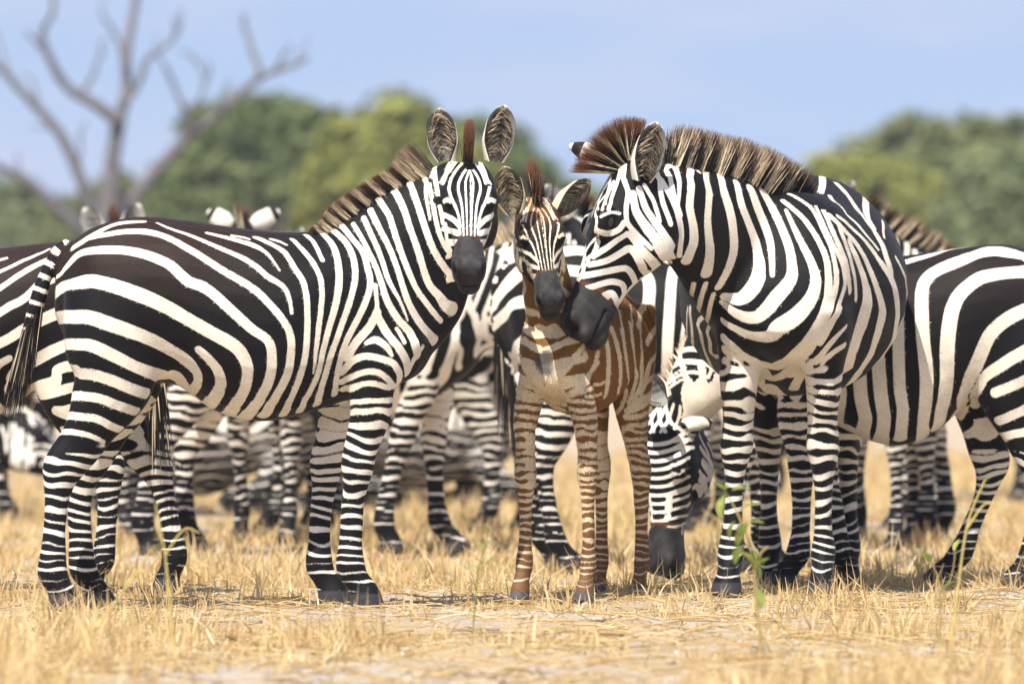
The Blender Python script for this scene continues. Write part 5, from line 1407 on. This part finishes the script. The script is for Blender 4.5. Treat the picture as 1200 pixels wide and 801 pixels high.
def weed(name, text, base, pts, leaves, r0=.006, stem=STEM):
    """pts and leaves relative to the base; leaves (x, y, z, dx, dy, dz, length, width)"""
    root = empty(name, base)
    main = catmull(np.array(pts[0], float), 5)
    v, q = join([tube(catmull(np.array(p, float), 5), np.linspace(r0 * (1 if k == 0 else .6), r0 * .4, (len(p) - 1) * 5 + 1)) for k, p in enumerate(pts)])
    mesh_np('stem', v, [q], stem, root)
    for l in leaves:
        v, q = leaf(l[:3], l[3:6], l[6], l[7])
        mesh_np('leaf', v, [q], LEAF, root)
    tag(root, text, 'weed', 'weeds among the dry grass')
    return root

def px(base, Y, u, v, dy=0):
    p = P(u, v, Y + dy); return (p[0] - base[0], p[1] - base[1], p[2] - base[2])
Yw = 18.6
b = P(892, 400.5 + CAM_H * FOC / Yw, Yw)
k = FOC / Yw
q = lambda u, v, d=0: px(b, Yw, u, v, d)
lv = []
for (u, v, du, dv, L, w, d) in ((850, 578, -8, 22, .075, .022, 0), (858, 574, 26, -8, .06, .016, -.01), (868, 596, 24, -12, .06, .018, .01), (862, 610, -14, 26, .06, .02, .0), (874, 618, -16, 24, .065, .022, -.01), (876, 612, 30, -6, .05, .016, .01),
        (872, 640, -16, 20, .06, .024, 0), (878, 642, 24, 18, .065, .022, -.01), (882, 660, -14, -22, .055, .02, 0), (884, 668, 16, -22, .06, .02, 0), (884, 655, 12, 26, .065, .020, -.02), (848, 574, 10, -12, .035, .012, 0), (846, 572, -8, -10, .035, .012, 0), (868, 628, 6, -26, .05, .018, -.02), (888, 690, 8, 26, .06, .014, -.01)):
    p = q(u, v, d); lv.append((*p, du, random.uniform(-12, 12), -dv, L, w))
lv = [l[:6] + (l[6] * .95, l[7] * 1.05) for l in lv]
weed('leafy_weed', 'green leafy weed standing before the front legs of the right zebra', b, [[(0, 0, -.02), q(891, 750), q(886, 700), q(882, 650), q(866, 605), q(848, 572)], [q(891, 740), q(904, 765), q(918, 792)], [q(884, 670), q(890, 650), q(900, 640)]], lv, .007)
Yw = 19.6
b = P(553, 400.5 + CAM_H * FOC / Yw, Yw)
lv = []
for (u, v, du, dv, L, w) in ((556, 690, 16, -10, .035, .009), (560, 660, 18, -4, .04, .011), (562, 668, -14, -12, .035, .009), (566, 645, 10, -22, .04, .008), (570, 630, 10, -14, .035, .009), (566, 640, -14, -10, .03, .008), (572, 622, -8, -14, .03, .008), (549, 668, -12, -14, .03, .008), (574, 655, 14, 2, .035, .010)):
    p = q(u, v) if False else px(b, Yw, u, v); lv.append((*p, du, random.uniform(-10, 10), -dv, L, w))
q2 = lambda u, v: px(b, Yw, u, v)
weed('leafy_weed', 'thin sparse weed between the left zebra and the foal', b, [[(0, 0, -.02), q2(556, 715), q2(560, 675), q2(568, 640), q2(574, 615)], [q2(558, 690), q2(552, 670), q2(547, 655)], [q2(560, 672), q2(570, 660), q2(580, 650)]], lv, .0035, plain('thin_stem', (.22, .20, .07), .8, .2, .3, 60))
Yw = 19.4
b = P(1100, 400.5 + CAM_H * FOC / Yw, Yw)
q2 = lambda u, v: px(b, Yw, u, v)
weed('leafy_weed', 'short weed with one round leaf near the right edge', b, [[(0, 0, -.02), q2(1102, 715), q2(1100, 680), q2(1090, 655)], [q2(1102, 710), q2(1116, 670), q2(1120, 640)], [q2(1102, 715), q2(1096, 690), q2(1106, 660)]], [(*q2(1088, 658), -6, -5, 14, .04, .02), (*q2(1104, 690), 10, -4, 10, .05, .012), (*q2(1118, 645), 5, 5, 18, .04, .009)], .004)
# dry stalks in front of the animals
for (u0, u1, vt, Yw, r, text) in ((1110, 1155, 560, 18.9, .0055, 'bent yellow stalk arching before the hind leg of the grazing zebra'), (98, 180, 640, 18.2, .005, 'blurred yellow stalk leaning across the hind hooves of the left zebra'), (205, 182, 590, 18.4, .005, 'forked yellow stalk rising before the lifted hoof of the zebra behind')):
    b = P(u0, 400.5 + CAM_H * FOC / Yw, Yw)
    q2 = lambda u, v: px(b, Yw, u, v)
    um = (u0 + u1) / 2
    weed('dry_stalk', text, b, [[(0, 0, -.02), q2(u0 + (um - u0) * .3, 740), q2(um, vt + 60), q2(u1, vt)], [q2(um, vt + 60), q2(um + 22, vt + 30), q2(um + 40, vt + 34)]], [(*q2(u1, vt + 4), 8, 0, 10, .04, .006), (*q2(um, vt + 50), -8, 0, 14, .05, .006)], r, plain('yellow_stalk', (.50, .40, .13), .8, .2, .2, 60))

# ---------------------------------------------------------------- dead tree
M = Mat('dead_bark')
M.base(M.mix(M.rng(M.noise(1, 5, .7, sc3=(9, 9, 2)), .3, .7, 0, 1), (.075, .072, .080), (.18, .17, .18)))
M.set(Roughness=.9)
BARK_DEAD = M.m
Yd = 75.0
b = P(118, 400.5 + CAM_H * FOC / Yd, Yd)
dead = empty('dead_tree', b)
tag(dead, 'bare grey dead tree with spreading limbs at the left', 'tree')
def limb(name, pts, r0, r1, mat, parent, jit=.0):
    pp = [(p[0], p[1], p[2]) for p in pts]
    c = catmull(np.array(pp), 7)
    c = c + np.stack([np.interp(np.arange(len(c)), np.linspace(0, len(c) - 1, 9), rng.normal(0, jit, 9)) for _ in range(3)], 1) * np.linspace(0, 1, len(c))[:, None]
    return tube(c, np.linspace(r0, r1, len(c)), 9)
q2 = lambda u, v, d=0: px(b, Yd, u, v, d)
trunk = join([limb('t', [(0, 0, -.2), q2(120, 520), q2(116, 400), q2(122, 300), q2(124, 262)], (.19), .14, None, None, .02)])
mesh_np('trunk', trunk[0], [trunk[1]], BARK_DEAD, dead)
mpp = Yd / FOC
limbs = [
 ([(122, 275), (128, 215), (138, 150), (145, 120), (148, 90), (150, 50), (160, 0), (166, -60)], 13, 4.5),
 ([(146, 118), (158, 105), (166, 88), (172, 70), (190, 56), (203, 42), (204, 20)], 6, 3),
 ([(147, 80), (140, 50), (130, 32)], 5, 3),
 ([(136, 140), (110, 122), (85, 108), (65, 85), (54, 60), (52, 35), (62, 15), (60, -20)], 9, 3.5),
 ([(95, 112), (108, 90), (116, 66), (120, 48)], 4, 2.5),
 ([(122, 280), (100, 225), (75, 165), (45, 125), (10, 90), (-30, 60)], 10, 5),
 ([(112, 282), (70, 245), (35, 215), (0, 195), (-40, 185)], 9, 5),
 ([(128, 272), (160, 225), (205, 175), (230, 152), (260, 132), (290, 105), (312, 88), (345, 78), (362, 70)], 10, 3.5),
 ([(306, 92), (300, 72), (292, 50), (286, 16)], 5, 3.5),
 ([(322, 84), (332, 66), (338, 54)], 3.5, 2.5),
 ([(220, 158), (218, 135), (208, 110), (196, 84), (190, 72)], 5, 2.5), ([(219, 135), (232, 118), (240, 96), (238, 80), (222, 66), (212, 58)], 3.5, 2.2), ([(240, 96), (246, 84), (244, 70)], 2.5, 1.6),
 ([(138, 262), (136, 225), (134, 190)], 9, 5), ([(96, 240), (92, 190), (97, 140)], 4, 2), ([(52, 60), (40, 48), (28, 36)], 3, 2),
 ([(10, 90), (2, 60), (-8, 30)], 3, 1.5), ([(45, 125), (40, 100), (28, 84)], 3, 1.4), ([(160, 0), (172, -20), (176, -50)], 3, 1.5), ([(345, 78), (352, 60), (360, 46)], 2.4, 1.2), ([(260, 132), (262, 112), (270, 92)], 2.6, 1.2),
 ([(75, 165), (60, 150), (38, 148)], 2.6, 1.2), ([(203, 42), (212, 30), (210, 8)], 2.4, 1.2), ([(35, 215), (22, 200), (20, 178)], 2.6, 1.3), ([(290, 105), (304, 112), (322, 108)], 2.2, 1.1), ([(190, 72), (182, 60), (184, 44)], 2, 1), ([(130, 32), (120, 18), (122, 0)], 2.4, 1.2),
]
for i, (pts, r0, r1) in enumerate(limbs):
    d0 = random.uniform(-.6, .6)
    pp = [q2(u, v, d0 * j / len(pts)) for j, (u, v) in enumerate(pts)]
    v, qd = limb('b', pp, r0 * mpp * .82, r1 * mpp * .7, None, None, .02)
    mesh_np('branch', v, [qd], BARK_DEAD, dead)

# ---------------------------------------------------------------- trees beyond
def leaf_mat(name, a, b_):
    M = Mat(name)
    M.base(M.mix(M.attr('tone'), a, b_))
    M.set(Roughness=.6, Specular_IOR_Level=.2)
    tr = M.n('ShaderNodeBsdfTranslucent'); M.l(M.mix(M.attr('tone'), a, b_), tr.inputs['Color'])
    mx = M.n('ShaderNodeMixShader'); mx.inputs[0].default_value = .25
    M.l(M.b.outputs[0], mx.inputs[1]); M.l(tr.outputs[0], mx.inputs[2]); M.l(mx.outputs[0], M.t.nodes['Material Output'].inputs['Surface'])
    return M.m
BARK = plain('bark', (.10, .08, .065), .9, .2, .3, 3)
def tree(name, text, u, Yt, half_w_px, top_v, low_v, mat, seed, nclump=70, leaves=110, flat=.42, dome=3.0):
    nclump, leaves = int(nclump * 1.6), 85
    g = np.random.default_rng(seed)
    base = P(u, 400.5 + CAM_H * FOC / Yt, Yt)
    root = empty(name, base)
    m = Yt / FOC
    W_ = half_w_px * m; top = CAM_H + (400.5 - top_v) * m; low = CAM_H + (400.5 - low_v) * m
    H = top - low
    tr_pts = [(0, 0, -.3), (.1 * g.normal(), .1, low * .5), (.2 * g.normal(), 0, low * .95)]
    v, q_ = limb('t', tr_pts, .035 * W_ + .12, .02 * W_ + .08, None, None, .03)
    mesh_np('trunk', v, [q_], BARK, root)
    cl = []
    for i in range(nclump):
        th = g.uniform(0, 2 * np.pi); r = W_ * g.random() ** .5
        hi = (1 - (r / W_) ** dome)
        z = low + H * (.18 + .74 * hi * g.uniform(.5, 1.0)) + H * .06 * g.normal()
        cl.append((r * np.cos(th), r * np.sin(th) * .8, z))
    cl = np.array(cl)
    for i in range(0, min(nclump, 30), 3):
        c = cl[i]
        st = np.array(tr_pts[-1])
        mid = st * .5 + c * .5 + np.array([0, 0, -.1 * H])
        v, q_ = limb('b', [st, mid, c], .012 * W_ + .05, .02, None, None, .03)
        mesh_np('branch', v, [q_], BARK, root)
    rs = W_ * .155 + .2
    n = nclump * leaves
    ci = np.repeat(np.arange(nclump), leaves)
    d = g.normal(size=(n, 3)); d /= np.linalg.norm(d, axis=1, keepdims=True)
    rad = rs * g.random(n) ** .45 * np.repeat(g.uniform(.6, 1.25, nclump), leaves)
    c = cl[ci] + d * rad[:, None] * np.array([1, 1, flat * 1.25])
    nrm_ = d * .6 + g.normal(size=(n, 3)) * .5 + np.array([0, 0, .5]); nrm_ /= np.linalg.norm(nrm_, axis=1, keepdims=True)
    s1 = np.cross(nrm_, g.normal(size=(n, 3))); s1 /= np.linalg.norm(s1, axis=1, keepdims=True); s2 = np.cross(nrm_, s1)
    sz = (.045 * W_ ** .5 + .07) * g.uniform(.6, 1.4, n)
    V = np.stack([c - s1 * sz[:, None], c - s2 * sz[:, None] * .55, c + s1 * sz[:, None], c + s2 * sz[:, None] * .55], 1).reshape(-1, 3)
    Q = np.arange(n * 4).reshape(-1, 4)
    o = mesh_np('crown', V, [Q], mat, root, smooth=False)
    set_attr(o, 'tone', np.repeat(np.clip(np.repeat(g.random(nclump), leaves) * .7 + g.random(n) * .35, 0, 1), 4))
    tag(root, text, 'tree', 'trees beyond the herd')
    return root
DARKG = leaf_mat('leaf_dark', (.085, .115, .045), (.17, .21, .07))
YELG = leaf_mat('leaf_yellow', (.17, .19, .045), (.31, .32, .08))
MIDG = leaf_mat('leaf_mid', (.125, .15, .06), (.23, .25, .09))
GREYG = leaf_mat('leaf_grey', (.12, .155, .07), (.23, .26, .11))
tree('acacia_tree', 'dark green round topped tree behind the dead tree', 320, 150, 150, 108, 300, DARKG, 21, 130)
tree('acacia_tree', 'yellow green tree behind the head of the left zebra', 470, 140, 120, 112, 300, YELG, 22, 110)
tree('acacia_tree', 'darker green tree sloping down between the left zebra and the foal', 575, 165, 110, 138, 330, DARKG, 23, 90)
tree('acacia_tree', 'flat topped tree with grey green crown at the far right', 1110, 170, 140, 138, 300, MIDG, 24, 140, dome=5.0)
tree('acacia_tree', 'mid green tree filling the gap left of the flat topped crown', 1050, 180, 110, 165, 330, MIDG, 27, 100)
tree('acacia_tree', 'broad mid green tree low behind the flat topped crown', 1120, 155, 150, 178, 330, MIDG, 28, 90)
tree('acacia_tree', 'pale yellow green tree leftmost of the right hand trees', 965, 165, 80, 188, 330, YELG, 29, 70)
tree('acacia_tree', 'low yellow green tree behind the rump of the right zebra', 1010, 150, 120, 178, 330, YELG, 25, 100)
tree('acacia_tree', 'dull green tree cut off by the right edge', 1190, 140, 100, 165, 330, GREYG, 26, 90)
for i, (u, w, t, Yt, m_) in enumerate(((20, 100, 208, 190, GREYG), (130, 90, 200, 185, MIDG), (225, 70, 195, 200, GREYG), (690, 80, 205, 260, GREYG), (780, 90, 215, 270, MIDG), (900, 90, 185, 265, GREYG))):
    tree('bush', ['low grey green bush at the left edge', 'low bush behind the trunk of the dead tree', 'small far bush left of the dark round tree', 'far hazy bush behind the foal ears', 'far hazy bush hidden behind the right zebra neck', 'far hazy bush behind the right zebra mane'][i], u, Yt, w, t, 330, m_, 40 + i, 60)

# ---------------------------------------------------------------- dry-season haze
hv = np.array([(x, y, z) for z in (-1.6, 12.0) for x, y in ((-150, -30), (150, -30), (150, 320), (-150, 320))], float)
hz = mesh_np('haze', hv, [np.array([(0, 3, 2, 1), (4, 5, 6, 7), (0, 1, 5, 4), (1, 2, 6, 5), (2, 3, 7, 6), (3, 0, 4, 7)])], smooth=False)
hm = bpy.data.materials.new('haze'); hm.use_nodes = True
nt = hm.node_tree; nt.nodes.remove(nt.nodes['Principled BSDF'])
pv = nt.nodes.new('ShaderNodeVolumePrincipled')
pv.inputs['Color'].default_value = (.80, .86, .95, 1)
pv.inputs['Density'].default_value = .0005
pv.inputs['Anisotropy'].default_value = .2
nt.links.new(pv.outputs[0], nt.nodes['Material Output'].inputs['Volume'])
hz.data.materials.append(hm)
tag(hz, 'thin pale haze over the plain', kind='stuff')
